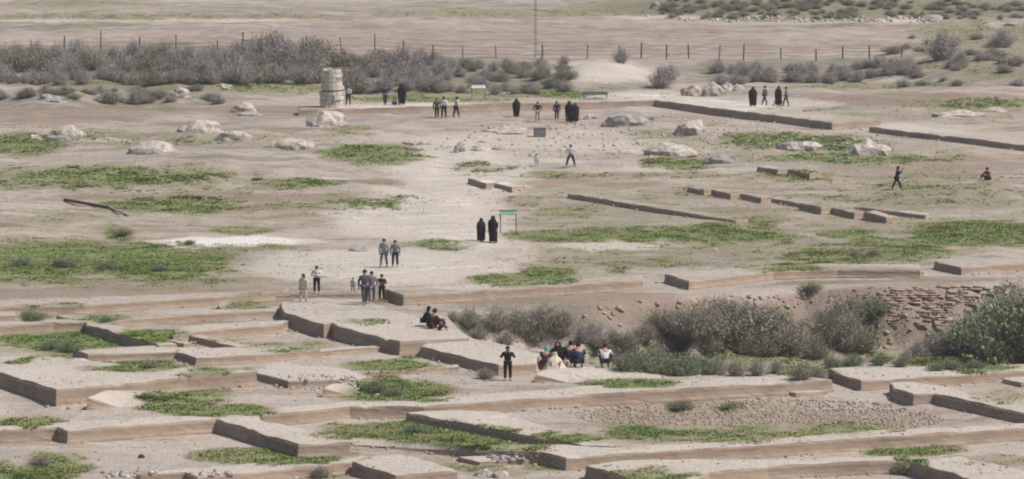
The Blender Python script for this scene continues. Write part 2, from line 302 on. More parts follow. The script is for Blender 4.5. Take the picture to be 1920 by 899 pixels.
# ------------------------------------------------------------------ mud brick walls and platforms
BL = []   # world polygons with mean height, for standing things on them
def block(pts, h, label, name='mud_brick_wall', cat='wall', group=None, z0=0.0, bricks=True, sides=MUD, jag=.85):
    P3 = []
    if pts[0][1] < 460:
        bx_, by_ = unproj([q[0] for q in pts], [q[1] for q in pts], h); z0 += float(np.mean(hlook(bx_, by_)))
    for p in pts:
        z = z0 + (p[2] if len(p) > 2 else h); x, y = unproj(p[0], p[1], z); P3.append([float(x), float(y), z])
    area = sum(P3[i][0] * P3[(i + 1) % len(P3)][1] - P3[(i + 1) % len(P3)][0] * P3[i][1] for i in range(len(P3)))
    if area < 0: P3.reverse()
    seed = int(abs(pts[0][0] * 7 + pts[0][1] * 13)) + 1; rg = random.Random(seed)
    ring = []
    for i in range(len(P3)):
        a, b = Vector(P3[i]), Vector(P3[(i + 1) % len(P3)]); L = (b - a).length; n = max(1, int(L / .36))
        for k in range(n): ring.append(a.lerp(b, k / n))
    n = len(ring); nrm = []
    for i in range(n):
        t = ring[(i + 1) % n] - ring[i - 1]; v = Vector((t.y, -t.x, 0)); nrm.append(v.normalized() if v.length > 0 else Vector((1, 0, 0)))
    c = ring[0].copy(); 
    for r in ring[1:]: c += r
    c /= n; O = Vector((c.x, c.y, z0))
    def jit(i, lv, a): return (float(vnoise(ring[i].x * .9 + lv * .35, ring[i].y * .9, seed)) - .5) * 2 * a * jag + rg.uniform(-.35, .35) * a * jag
    rings = []; hs = [max(.02, r.z - z0) for r in ring]
    for lv, (fr, off, am) in enumerate([(1.0, -.09, .03), (.97, -.015, .05), (.80, .02, .022), (.55, .025, .022), (.28, .05, .03), (.06, .10, .06), (-1, .12, .05)]):
        rr = []
        for i in range(n):
            p = ring[i] + nrm[i] * (off * min(1, hs[i] / .4) + jit(i, lv, am)); z = z0 + hs[i] * fr if fr >= 0 else z0 - .5
            if lv <= 1: z += (float(vnoise(ring[i].x * .9, ring[i].y * .9, seed + 5)) - .5) * .11 * min(1, hs[i] * 2) * jag - max(0, float(vnoise(ring[i].x * 1.7, ring[i].y * 1.7, seed + 9)) - .76) * .35 * min(1, hs[i] * 1.5)
            rr.append(Vector((p.x, p.y, z)) - O)
        rings.append(rr)
    V = [tuple(v) for rr in rings for v in rr]; Fs = []
    for l in range(len(rings) - 1):
        for i in range(n):
            j = (i + 1) % n; Fs.append((l * n + i, (l + 1) * n + i, (l + 1) * n + j, l * n + j))
    # top surface
    x0, x1 = min(r.x for r in rings[0]), max(r.x for r in rings[0]); y0, y1 = min(r.y for r in rings[0]), max(r.y for r in rings[0])
    PP = [(r.x, r.y) for r in rings[0]]
    gxx, gyy = np.meshgrid(np.arange(x0 + .3, x1, .7), np.arange(y0 + .3, y1, .7)); gxx = gxx.ravel(); gyy = gyy.ravel()
    if len(gxx):
        ok = in_poly(gxx, gyy, PP) & (dist_poly(gxx, gyy, PP) > .25); gxx = gxx[ok]; gyy = gyy[ok]
    bx = np.array([r.x for r in rings[0]]); by = np.array([r.y for r in rings[0]]); bz = np.array([r.z for r in rings[0]])
    ext = []
    for x, y in zip(gxx, gyy):
        wgt = 1 / ((bx - x) ** 2 + (by - y) ** 2 + .01) ** 1.5; z = float((wgt * bz).sum() / wgt.sum())
        ext.append((x + rg.uniform(-.15, .15), y + rg.uniform(-.15, .15), z + (float(fbm((x + O.x) / 2.2, (y + O.y) / 2.2, seed)) - .5) * .10 * min(1, max(0, z) * 2)))
    pts2 = [Vector(p) for p in PP] + [Vector(e[:2]) for e in ext]
    zall = list(bz) + [e[2] for e in ext]
    res = geometry.delaunay_2d_cdt(pts2, [], [list(range(n))], 1, 1e-5)
    vo, _, fo, ov = res[0], res[1], res[2], res[3]
    base = len(V); zz = []
    for k, v in enumerate(vo):
        z = zall[ov[k][0]] if ov[k] else float(bz.mean()); V.append((v.x, v.y, z))
    Tf = [tuple(base + q for q in f) for f in fo]
    me = bpy.data.meshes.new('mud_brick_mass'); me.from_pydata(V, [], Fs + Tf)
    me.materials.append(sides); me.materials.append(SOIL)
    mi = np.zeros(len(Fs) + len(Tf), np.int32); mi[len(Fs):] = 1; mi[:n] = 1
    me.polygons.foreach_set('material_index', mi)
    # weld the rim
    bm = bmesh.new(); bm.from_mesh(me); bmesh.ops.remove_doubles(bm, verts=bm.verts, dist=.002); bmesh.ops.recalc_face_normals(bm, faces=bm.faces)
    bm.to_mesh(me); bm.free()
    co = np.empty(len(me.vertices) * 3, np.float32); me.vertices.foreach_get('co', co); co = co.reshape(-1, 3) + np.array([O.x, O.y, O.z])
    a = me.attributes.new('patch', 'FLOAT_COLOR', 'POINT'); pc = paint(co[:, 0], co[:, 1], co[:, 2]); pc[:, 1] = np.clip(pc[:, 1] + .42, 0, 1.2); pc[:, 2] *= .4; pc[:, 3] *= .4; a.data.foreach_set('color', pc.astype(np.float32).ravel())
    root = new_obj(name, me); root.location = O; tag(root, label, cat, group)
    BL.append(([(p[0], p[1]) for p in P3], P3, z0))
    # weathered brick courses on the faces turned away from the sun
    if bricks:
        BV, BF = [], []
        for i in range(len(P3)):
            a, b = Vector(P3[i]), Vector(P3[(i + 1) % len(P3)]); e = b - a; L = math.hypot(e.x, e.y)
            if L < .5: continue
            nn = Vector((e.y, -e.x, 0)).normalized()
            if nn.x > -.35: continue
            u = Vector((e.x, e.y, 0)) / L; z = z0 + .02; row = 0
            while z < z0 + max(a.z, b.z) - z0 - .10:
                s = -.18 * (row % 2) + rg.uniform(-.04, .04)
                while s < L:
                    ln = rg.uniform(.31, .37); s0, s1 = max(.03, s), min(L - .03, s + ln)
                    zt = a.z + (b.z - a.z) * (s0 + s1) / 2 / L
                    if s1 - s0 > .08 and z + .10 < zt - .05 and rg.random() > .10:
                        o = rg.uniform(.025, .06); hgt = rg.uniform(.075, .09)
                        q0 = Vector((a.x, a.y, 0)) + u * s0 - O; q1 = Vector((a.x, a.y, 0)) + u * s1 - O; k = len(BV)
                        for (q, zc) in ((q0, z), (q1, z), (q1, z + hgt), (q0, z + hgt)):
                            for d in (o, -.1): p = q + nn * d; BV.append((p.x, p.y, zc - O.z))
                        BF += [(k, k + 2, k + 4, k + 6), (k, k + 6, k + 7, k + 1), (k + 2, k + 3, k + 5, k + 4), (k + 4, k + 5, k + 7, k + 6), (k, k + 1, k + 3, k + 2)]
                    s += ln + .015
                z += .105; row += 1
        if BF:
            bo = new_obj('brick_courses', np_mesh('brick_courses', BV, BF), MUD, root); bo['kind'] = 'stuff'
    return root
def pick(px, py):
    """first surface a photo pixel meets: a wall top or the ground -> arrays x, y, z"""
    px = np.atleast_1d(np.asarray(px, float)); py = np.atleast_1d(np.asarray(py, float))
    best = np.full(px.shape, 1e9); X = np.zeros(px.shape); Y = np.zeros(px.shape); Z = np.full(px.shape, np.nan)
    for P, P3, z0 in BL:
        a = np.array(P3); hm = a[:, 2].mean()
        for it in range(2):
            z = hm if it == 0 else z
            x, y = unproj(px, py, z)
            wgt = [1 / ((x - q[0]) ** 2 + (y - q[1]) ** 2 + .01) ** 1.5 for q in P3]
            z = sum(wi * q[2] for wi, q in zip(wgt, P3)) / sum(wgt)
        ins = in_poly(x, y, P) & (y < best)
        best = np.where(ins, y, best); X = np.where(ins, x, X); Y = np.where(ins, y, Y); Z = np.where(ins, z, Z)
    need = np.isnan(Z)
    if need.any():
        idx = np.nonzero(need)[0]; fr_ = np.linspace(0, 1, 260)[None, :]
        for c0 in range(0, len(idx), 4000):
            ic = idx[c0:c0 + 4000]; dx, dy, dz = ray(px[ic], py[ic]); kx = (dx / dy)[:, None]; kz = (dz / dy)[:, None]
            ya = ((3.2 - HC) / kz); yb = ((-3.6 - HC) / kz); ts = ya + (yb - ya) * fr_
            zg = hlook(kx * ts, ts); zr = HC + kz * ts; hit = zr < zg; k = np.maximum(1, hit.argmax(1)); r = np.arange(len(k))
            d0 = zr[r, k - 1] - zg[r, k - 1]; d1 = zr[r, k] - zg[r, k]; f = np.clip(d0 / (d0 - d1 + 1e-9), 0, 1)
            t = ts[r, k - 1] + (ts[r, k] - ts[r, k - 1]) * f; x_ = kx[:, 0] * t
            X[ic] = x_; Y[ic] = t; Z[ic] = hlook(x_, t)
    return X, Y, Z
def at(px, py): x, y, z = pick(px, py); return Vector((float(x[0]), float(y[0]), float(z[0])))

block([(-30,578),(0,577),(160,572),(410,556),(532,546),(545,539),(400,548),(100,560),(-30,564)], .5, 'long low mud wall with grassy crest, farthest of the terraces at the left edge')
block([(500,553),(694,551),(700,545),(500,546)], .33, 'low brown mud wall behind the group walking in grey clothes')
block([(160,606),(275,596),(410,587),(528,581),(545,573),(400,580),(250,588),(160,597)], .42, 'narrow mud wall running to the left corner of the tall stepped platform')
block([(325,627),(420,616),(528,608),(540,600),(400,606),(325,617)], .5, 'short pinkish mud wall directly left of the tall stepped platform')
block([(-30,612),(0,611),(100,604),(160,603),(163,608),(298,648),(332,646),(200,603),(150,597),(-30,603)], .55, 'L-shaped mud wall around the green sunken court at the left edge')
block([(138,656),(165,665),(331,659),(368,670),(480,665),(600,655),(500,648),(400,652),(335,650),(298,648)], .45, 'low mud wall with two dark stepped ends in front of the green sunken court')
block([(352,629),(478,658),(502,656),(376,627)], .32, 'thin diagonal mud wall dividing two grassy courts left of the tall stepped platform')
block([(-40,687),(106,730),(250,717),(350,706),(480,696),(400,690),(250,688),(160,672),(60,668),(-40,668)], .75, 'broad flat mud platform with tall dark side at the left edge', 'mud_brick_platform', 'platform')
block([(106,592),(137,599),(165,597),(130,590)], .25, 'tiny dark mud kerb above the green sunken court')
block([(408,573),(425,581),(500,579),(470,563),(420,563)], .32, 'short grassy mud hump left of the girl in cream')
block([(-30,593),(28,591),(60,585),(30,582),(-30,583)], .3, 'low brown mud kerb at the left edge above the green sunken court')
block([(1460,732),(1492,737),(1550,734),(1520,730)], .14, 'tiny dark mud step at the right end of the very long pale wall')
block([(255,626),(345,645),(360,643),(275,624)], .22, 'thin diagonal mud kerb beside the small grass plot at left')
block([(560,664),(640,655),(760,648),(760,645),(640,651),(545,660)], .25, 'low pale mud kerb crossing the court below the tall stepped platform')
block([(660,700),(740,696),(860,688),(860,684),(740,691),(660,696)], .25, 'low mud kerb behind the large grass clump')
block([(860,857),(900,866),(1000,862),(960,853)], .2, 'eroded low mud stub before the dark square wall end at bottom')
block([(164,745,.62),(222,764,.02),(330,768,.02),(420,750,.05),(300,733,.3),(200,731,.55)], .6, 'sloping mud ramp ending in a small dark triangle beside the broad left platform', 'mud_ramp', 'ramp')
block([(-30,807),(0,806),(107,800),(127,807),(250,797),(406,786),(541,827),(560,833),(655,829),(655,822),(490,788),(480,778),(400,778),(100,793),(-30,800)], .62, 'long mud wall with a dark notch, nearest full wall at lower left')
block([(490,777),(560,772),(655,762),(795,761),(955,750),(1110,738),(1235,731),(1435,719),(1560,712),(1500,704),(1430,705),(1250,712),(1100,724),(960,735),(780,752),(650,753),(490,768)], .62, 'very long pale topped mud wall crossing the middle foreground')
block([(763,774),(1095,834),(1155,838),(977,786),(940,774),(850,768)], .45, 'diagonal mud wall with thick grass along its dark side')
block([(660,834,.02),(800,842,.15),(900,845,.4),(1014,846),(1062,857),(1160,850),(1270,843),(1440,833),(1640,819),(1960,799),(1960,792),(1640,808),(1440,824),(1160,839),(1095,835),(905,834),(700,828,.1)], .62, 'long front wall of the stony court with a dark square end')
block([(1100,871),(1260,920),(1330,885),(1440,874),(1560,868),(1700,862),(1690,855),(1440,861),(1255,861),(1180,862)], .6, 'wide mud platform at the bottom edge with grass along its dark side', 'mud_brick_platform', 'platform')
block([(1707,864),(1880,915),(2010,915),(2010,892),(1920,880),(1800,856)], .68, 'mud platform in the bottom right corner with a rounded bush at its dark end', 'mud_brick_platform', 'platform')
block([(1751,737),(1950,780),(1950,766),(1800,733),(1760,722),(1700,716),(1669,718),(1680,730),(1713,738)], .52, 'stepped mud wall running out of the right edge below the scrub hollow')
block([(1553,694),(1615,714),(1700,708),(1950,694),(1950,686),(1720,688),(1560,691)], .5, 'mud wall with a broad dark brick end beside bright tall grass')
block([(1880,711),(1915,718),(2000,712),(2000,705),(1900,704)], .22, 'smallest low mud kerb at the right edge')
block([(531,586),(607,608),(622,606),(639,613),(750,640),(880,633),(860,620),(720,575),(680,561),(560,560),(525,568)], .76, 'tall stepped mud platform with long dark brick side in the centre left', 'mud_brick_platform', 'platform')
block([(789,649),(826,659),(860,667),(935,685),(1004,681),(1012,664),(960,650),(880,640),(800,644)], .55, 'mud platform beside the standing photographer in black', 'mud_brick_platform', 'platform')
block([(1004,702,.45),(1065,718,.02),(1110,719,.02),(1250,708,.02),(1172,691,.25),(1100,687,.4),(1020,694,.45)], .45, 'low mud ramp just in front of the seated group', 'mud_ramp', 'ramp')
block([(470,696),(541,715),(640,712),(700,706),(640,690),(530,678)], .38, 'flat mud platform left of the large grass clump', 'mud_brick_platform', 'platform')
block([(605,726,.5),(655,741,.04),(730,738,.02),(700,715,.15),(640,716,.4)], .5, 'short mud ramp behind the large grass clump', 'mud_ramp', 'ramp')
block([(722,542),(757,554),(960,541),(1205,525),(1205,516),(960,530),(760,541)], .6, 'mud wall running right from the walking group, its dark end beside them')
block([(1247,514),(1292,527),(1450,509),(1495,507),(1570,505),(1725,507),(1725,496),(1570,494),(1450,498),(1290,510)], .5, 'mud wall along the far rim of the scrub hollow')
block([(1753,490),(1803,502),(1970,490),(1970,482),(1800,486)], .5, 'mud wall with a dark square end above the eroded bank at right')
block([(878,334),(912,343),(932,341),(900,332)], .45, 'small dark mud stub beside the wide dirt path')
block([(925,344),(960,351),(978,348),(945,341)], .32, 'lower of two dark mud stubs beside the wide dirt path')
block([(1065,363),(1380,414),(1402,411),(1100,362)], .3, 'long thin dark mud wall right of the dirt path')
segs = [(1290,351,1320,356,.38,'leftmost and smallest pier in the row of mud brick piers'),(1334,356,1370,364,.42,'second pier from the left in the row of mud brick piers'),
        (1388,363,1427,371,.42,'third pier from the left in the row of mud brick piers'),(1443,371,1500,382,.3,'longest low pier in the row of mud brick piers'),(1500,381,1540,389,.5,'pier adjoining the long low one in the row of mud brick piers'),
        (1557,388,1602,399,.45,'second pier from the right in the row of mud brick piers'),(1620,397,1662,409,.5,'rightmost pier in the row of mud brick piers')]
for x0, y0, x1, y1, h, lb in segs:
    block([(x0, y0), (x1, y1), (x1 + 22, y1 - 2), (x0 + 20, y0 - 3)], h, lb, 'mud_brick_pier', 'pier', 'row of mud brick piers on the right')
block([(1600,388),(1735,403),(1742,400),(1640,388)], .3, 'thin curved mud kerb behind the rightmost pier')
block([(1420,312),(1458,318),(1478,316),(1440,310)], .42, 'left of two dark mud blocks above the row of piers', group='two mud blocks above the row of piers')
block([(1472,315),(1518,326),(1540,323),(1495,313)], .42, 'right of two dark mud blocks above the row of piers', group='two mud blocks above the row of piers')
block([(560,205),(640,204),(960,193),(1228,188),(1560,230),(1650,224),(1500,205),(1300,181),(1228,176),(1150,175),(960,186),(640,196),(560,198)], .66, 'long raised walkway with visitors standing on it, far side of the ruins', 'mud_brick_walkway', 'walkway')
block([(1630,238),(1930,273),(2000,281),(2000,264),(1750,240),(1690,229)], .52, 'long low mud wall reaching the right edge beyond the boulders')
block([(661,866),(742,891),(857,882),(760,852),(700,855)], .56, 'mud platform at the bottom edge left of the pale rock', 'mud_brick_platform', 'platform')
block([(255,889),(347,885),(370,894),(480,885),(655,867),(690,853),(560,862),(350,878)], .5, 'low mud wall along the bottom edge below the long grass strip')


# ------------------------------------------------------------------ rubble and rocks
def chunk_mesh(name, px, py, pz, sz, rg, cols=None):
    """many irregular stones joined: deformed cubes"""
    n = len(px); base = np.array([[-1,-1,-1],[1,-1,-1],[1,1,-1],[-1,1,-1],[-1,-1,1],[1,-1,1],[1,1,1],[-1,1,1]], float) * .5
    f = np.array([[0,3,2,1],[4,5,6,7],[0,1,5,4],[1,2,6,5],[2,3,7,6],[3,0,4,7]])
    V = base[None] * (1 + rg.uniform(-.35, .25, (n, 8, 3))); V[:, 4:, :2] *= .7
    V = V * (sz[:, None, None] * np.stack([rg.uniform(.7, 1.4, n), rg.uniform(.7, 1.4, n), rg.uniform(.4, .9, n)], -1)[:, None, :])
    a = rg.uniform(0, 6.28, n); c, s = np.cos(a)[:, None], np.sin(a)[:, None]
    X = V[..., 0] * c - V[..., 1] * s; Y = V[..., 0] * s + V[..., 1] * c
    V = np.stack([X + px[:, None], Y + py[:, None], V[..., 2] + pz[:, None] + sz[:, None] * .15], -1)
    return np_mesh(name, V.reshape(-1, 3), (f[None] + np.arange(n)[:, None, None] * 8).reshape(-1, 4))
def scatter_px(poly, n, rg):
    P = np.array(poly, float); x = rg.uniform(P[:, 0].min(), P[:, 0].max(), n * 3); y = rg.uniform(P[:, 1].min(), P[:, 1].max(), n * 3)
    k = in_poly(x, y, poly); return x[k][:n], y[k][:n]
def rubble(name, label, poly, n, smin, smax, mat, sink=0):
    rg = np.random.default_rng(abs(hash(n)) % 9999 + n); x, y = scatter_px(poly, n, rg); X, Y, Z = pick(x, y)
    o = new_obj(name, chunk_mesh(name, X, Y, Z - sink, rg.uniform(smin ** .5, smax ** .5, len(X)) ** 2, rg), mat); tag(o, label, 'rubble', kind='stuff'); return o
rubble('loose_stones', 'small loose stones covering the sloping court at lower right', [(1060,775),(1160,762),(1440,748),(1660,755),(1790,790),(1700,806),(1560,796),(1400,796),(1200,800),(1100,792)], 2600, .03, .15, TANR)
rubble('loose_stones', 'broken stones on the eroded bank of the scrub hollow', [(1080,575),(1250,560),(1450,550),(1640,545),(1860,545),(1860,620),(1700,655),(1500,655),(1300,640),(1100,610)], 420, .02, .34, TANR)
rubble('loose_stones', 'scattered crumbs of stone over the bare ground', [(-20,200),(1940,200),(1940,905),(-20,905)], 3500, .02, .11, TANR)
rubble('loose_stones', 'brick crumbs at the foot of the platforms in the lower left', [(520,700),(640,705),(720,715),(620,735),(540,730)], 260, .05, .22, ROCK)
rubble('loose_stones', 'rubble patch beside the dark square wall end at bottom', [(900,848),(1012,850),(1012,872),(930,868)], 260, .05, .25, ROCKD)
rubble('loose_stones', 'debris at the foot of the wall along the bottom edge', [(480,888),(560,880),(560,899),(440,899),(180,896),(200,885)], 260, .06, .28, ROCK)
rubble('loose_stones', 'pale stones strewn along the distant track', [(1200,30),(1740,34),(1760,42),(1300,42)], 260, .15, .5, ROCK)
rubble('loose_stones', 'stones around the white boulders', [(900,235),(1400,205),(1700,255),(1660,300),(1180,300),(760,285)], 700, .06, .28, ROCK)

def foot_clods():
    rg = np.random.default_rng(8); X = []; Y = []
    for P, P3, z0 in BL:
        for i in range(len(P)):
            a, b = P[i], P[(i + 1) % len(P)]; L = math.hypot(b[0] - a[0], b[1] - a[1]); n = int(L * 2.2)
            t = rg.uniform(0, 1, n); nx_, ny_ = (b[1] - a[1]) / max(L, .01), -(b[0] - a[0]) / max(L, .01); sgn = 1
            cxm, cym = sum(p[0] for p in P) / len(P), sum(p[1] for p in P) / len(P)
            if nx_ * ((a[0] + b[0]) / 2 - cxm) + ny_ * ((a[1] + b[1]) / 2 - cym) < 0: sgn = -1
            off = .12 + rg.exponential(.22, n); X.append(a[0] + (b[0] - a[0]) * t + nx_ * sgn * off); Y.append(a[1] + (b[1] - a[1]) * t + ny_ * sgn * off)
    X = np.concatenate(X); Y = np.concatenate(Y); ok = np.ones(len(X), bool)
    for P, _, _ in BL: ok &= ~in_poly(X, Y, P)
    k = (fbm(X / 2, Y / 2, 44, 2) > .47) & ok; X, Y = X[k], Y[k]; o = new_obj('fallen_clods', chunk_mesh('fallen_clods', X, Y, hlook(X, Y), rg.uniform(.18, .48, len(X)) ** 2, rg), MUD)
    tag(o, 'crumbled clods of mud brick fallen at the foot of the walls', 'rubble', kind='stuff')
foot_clods()
def rock(px, py, wpx, hpx, label, mat=ROCK, rough=.5, name='boulder', cat='rock', group=None, seed=0, lumps=None):
    """a weathered heap: several overlapping faceted lumps welded into one mesh, sized from its width and height"""
    p = at(px, py); s = (p - Vector((0, 0, HC))).length; W = wpx / FPX * s; Hh = max(.18, hpx / FPX * s * 1.22); W *= 1.05
    rg = random.Random(int(px * 3 + py) + seed); bm = bmesh.new()
    n = lumps or max(1, int(W / 2.6)); rough *= 1.15
    for k in range(n):
        m = bmesh.new(); bmesh.ops.create_icosphere(m, subdivisions=3, radius=1)
        fx = 0 if n == 1 else (k / (n - 1) - .5) * .72 + rg.uniform(-.06, .06); hk = (1 - .9 * abs(fx) ** 1.3) * rg.uniform(.75, 1.05)
        sc = Vector((W * rg.uniform(.26, .38) if n > 2 else (W * rg.uniform(.36, .46) if n == 2 else W * .5), W * rg.uniform(.25, .42), Hh * hk)); ox, oy = fx * W, rg.uniform(-.16, .16) * W
        sd_ = rg.uniform(0, 99)
        for v in m.verts:
            q = v.co.copy(); r = 1 + rough * (float(fbm(q.x * 1.7 + sd_, q.y * 1.7 + q.z * 2.3, 3, 3)) - .5) * 1.3 + rough * .35 * (abs(float(vnoise(q.x * 3.1 + sd_, q.z * 4 + q.y * 3, 8)) - .5) - .25)
            lay = .05 * math.sin(q.z * 11 + sd_ + q.x * 2)
            v.co = Vector((q.x * sc.x * (r + lay) + ox, q.y * sc.y * (r + lay) + oy, max(-.25, q.z * sc.z * r)))
        tmp = bpy.data.meshes.new('t'); m.to_mesh(tmp); m.free(); bm.from_mesh(tmp); bpy.data.meshes.remove(tmp)
    me = bpy.data.meshes.new(name); bm.to_mesh(me); bm.free()
    o = new_obj(name, me, mat); o.location = p - Vector((0, 0, Hh * .2)); o.rotation_euler.z = rg.uniform(-.3, .3); tag(o, label, cat, group); return o
rock(1633, 290, 88, 38, 'largest white boulder at right, in front of the long low wall')
rock(1503, 278, 84, 22, 'flat white boulder left of the largest one')
rock(1297, 252, 68, 32, 'rounded white boulder beside the raised walkway wall')
rock(1258, 290, 106, 27, 'broad grey boulder below the rounded one near the walkway', ROCK, .4)
rock(1350, 304, 60, 16, 'low dark grey rock on grass under the broad boulder', ROCKD)
rock(1178, 237, 84, 24, 'low jagged rock heap right of the visitors in black', ROCKD, .7)
rock(1205, 225, 40, 14, 'small jagged rock at the right tip of the low heap', ROCKD, .7)
rock(286, 286, 96, 24, 'smooth oval white boulder at left', ROCK, .25)
rock(545, 279, 92, 28, 'white boulder with dark hollow in the centre left', ROCK)
rock(375, 248, 90, 30, 'wide pale rubble heap left of centre', ROCK, .4)
rock(440, 262, 66, 22, 'dusty rubble heap touching the wide pale heap', ROCK, .5)
rock(128, 257, 76, 28, 'domed pale boulder near the left edge', ROCK, .3)
rock(65, 260, 26, 8, 'small white stone beside the domed boulder', ROCK, .4)
rock(613, 236, 84, 24, 'pale rubble heap in front of the white pillar', ROCK, .5)
rock(460, 207, 48, 22, 'pale boulder above its modelled shadow at upper left', ROCK, .4)
rock(468, 217, 50, 9, 'dark slab added as the shadow of the pale boulder at upper left', ROCKD, .3)  # dark lump added in place of the boulder's shadow
rock(770, 270, 30, 11, 'small rock at the tip of a grass tongue', ROCK, .6)
rock(798, 271, 34, 9, 'flat small rock beside the grass tongue rock', ROCK, .4)
rock(860, 285, 22, 16, 'leftmost of three small rocks in a row on the path', ROCKD, .6, group='three small rocks in a row')
rock(897, 283, 28, 16, 'middle of three small rocks in a row on the path', ROCK, .6, group='three small rocks in a row')
rock(932, 281, 22, 12, 'rightmost of three small rocks in a row on the path', ROCK, .6, group='three small rocks in a row')
rock(955, 247, 92, 12, 'long flat pale rock ledge below the visitors in black', ROCK, .4)
rock(1110, 222, 30, 8, 'small rock behind the pair of visitors in black cloaks', ROCK, .5)
rock(1316, 180, 54, 30, 'tall broken white rock behind the raised walkway', ROCK, .6, lumps=2)
rock(1372, 170, 36, 20, 'smaller broken white rock right of the tall one', ROCK, .6, lumps=2)
rock(1345, 172, 40, 18, 'low grey rock between the two broken white rocks', ROCKD, .5)
rock(925, 894, 44, 19, 'lone pale rock at the bottom edge', ROCK, .4, lumps=2)
rock(265, 859, 13, 9, 'small dark stone on the bare court floor at lower left', flat_noise('dark_stone', (.06, .05, .05), (.03, .03, .03)), .3, lumps=1)
rock(577, 841, 20, 8, 'small dark stone at the end of the long foreground wall', flat_noise('brown_stone', (.12, .09, .07), (.07, .05, .04)), .3, lumps=1)
rock(671, 470, 36, 12, 'dark humped stone on the path left of the couple', ROCKD, .3, lumps=1)
rock(1800, 218, 100, 12, 'pale flat outcrop in grass at upper right', ROCK, .4)
rock(1865, 209, 50, 12, 'pale outcrop at the right edge behind the long low wall', ROCK, .4)
rock(1170, 250, 14, 8, 'tiny pale stone on the path', ROCK, .4, lumps=1)
rock(95, 190, 60, 12, 'dark rock lump on the left mound', ROCKD, .5)
rock(1745, 40, 50, 12, 'dark and white rock pile beside the distant track', ROCKD, .7)
rock(1895, 47, 34, 8, 'dark rock pile at the right edge of the distant track', ROCKD, .7)
rock(1230, 16, 22, 14, 'dark stump like rock on the distant ridge', ROCKD, .5)
rock(1255, 105, 10, 6, 'small stone at the fence foot', ROCK, .4, lumps=1)
rock(1340, 470, 14, 6, 'small pale stone in the grass right of centre', ROCK, .4, lumps=1)
rock(340, 180, 40, 14, 'pale clod on the mound at upper left', ROCK, .5)
rock(420, 165, 40, 10, 'pale ridge clod below the scrub at upper left', ROCK, .5)

# eroded bank of layered courses in the hollow
def bank():
    rg = random.Random(5); V = []; F = []
    rows = 17; root = None
    for r in range(rows):
        y = 541 + r * 4.7 + rg.uniform(-1, 1); xa = 1590 + r * 5 + rg.uniform(-30, 30); xb = 1880 - r * 9 + rg.uniform(-10, 10); x = xa
        while x < xb:
            wd = rg.uniform(5, 24); p = at(x, y + (x - 1640) * -.01); q = at(x + wd, y + (x - 1640) * -.01)
            L = (q - p).length; hgt = rg.uniform(.05, .085); dp = rg.uniform(.15, .4)
            if L < 3 and rg.random() > .22:
                k = len(V); z = p.z + .03
                for sx, sy, sz in ((0,0,0),(1,0,0),(1,1,0),(0,1,0),(0,0,1),(1,0,1),(1,1,1),(0,1,1)):
                    V.append((p.x + sx * L + rg.uniform(-.04, .04), p.y - .04 + sy * dp + rg.uniform(-.06, .06), z + (sz - .55) * hgt * 1.4 + rg.uniform(-.02, .02)))
                F += [(k,k+3,k+2,k+1),(k+4,k+5,k+6,k+7),(k,k+1,k+5,k+4),(k+1,k+2,k+6,k+5),(k+2,k+3,k+7,k+6),(k+3,k,k+4,k+7)]
            x += wd + rg.uniform(0, 5) + (rg.random() < .12) * rg.uniform(8, 26)
    me = np_mesh('eroded_brick_bank', V, F); o = new_obj('eroded_brick_bank', me, MUD)
    tag(o, 'eroded bank of crumbling layered brick courses at right, behind the scrub', 'brick bank', kind='stuff')
bank()


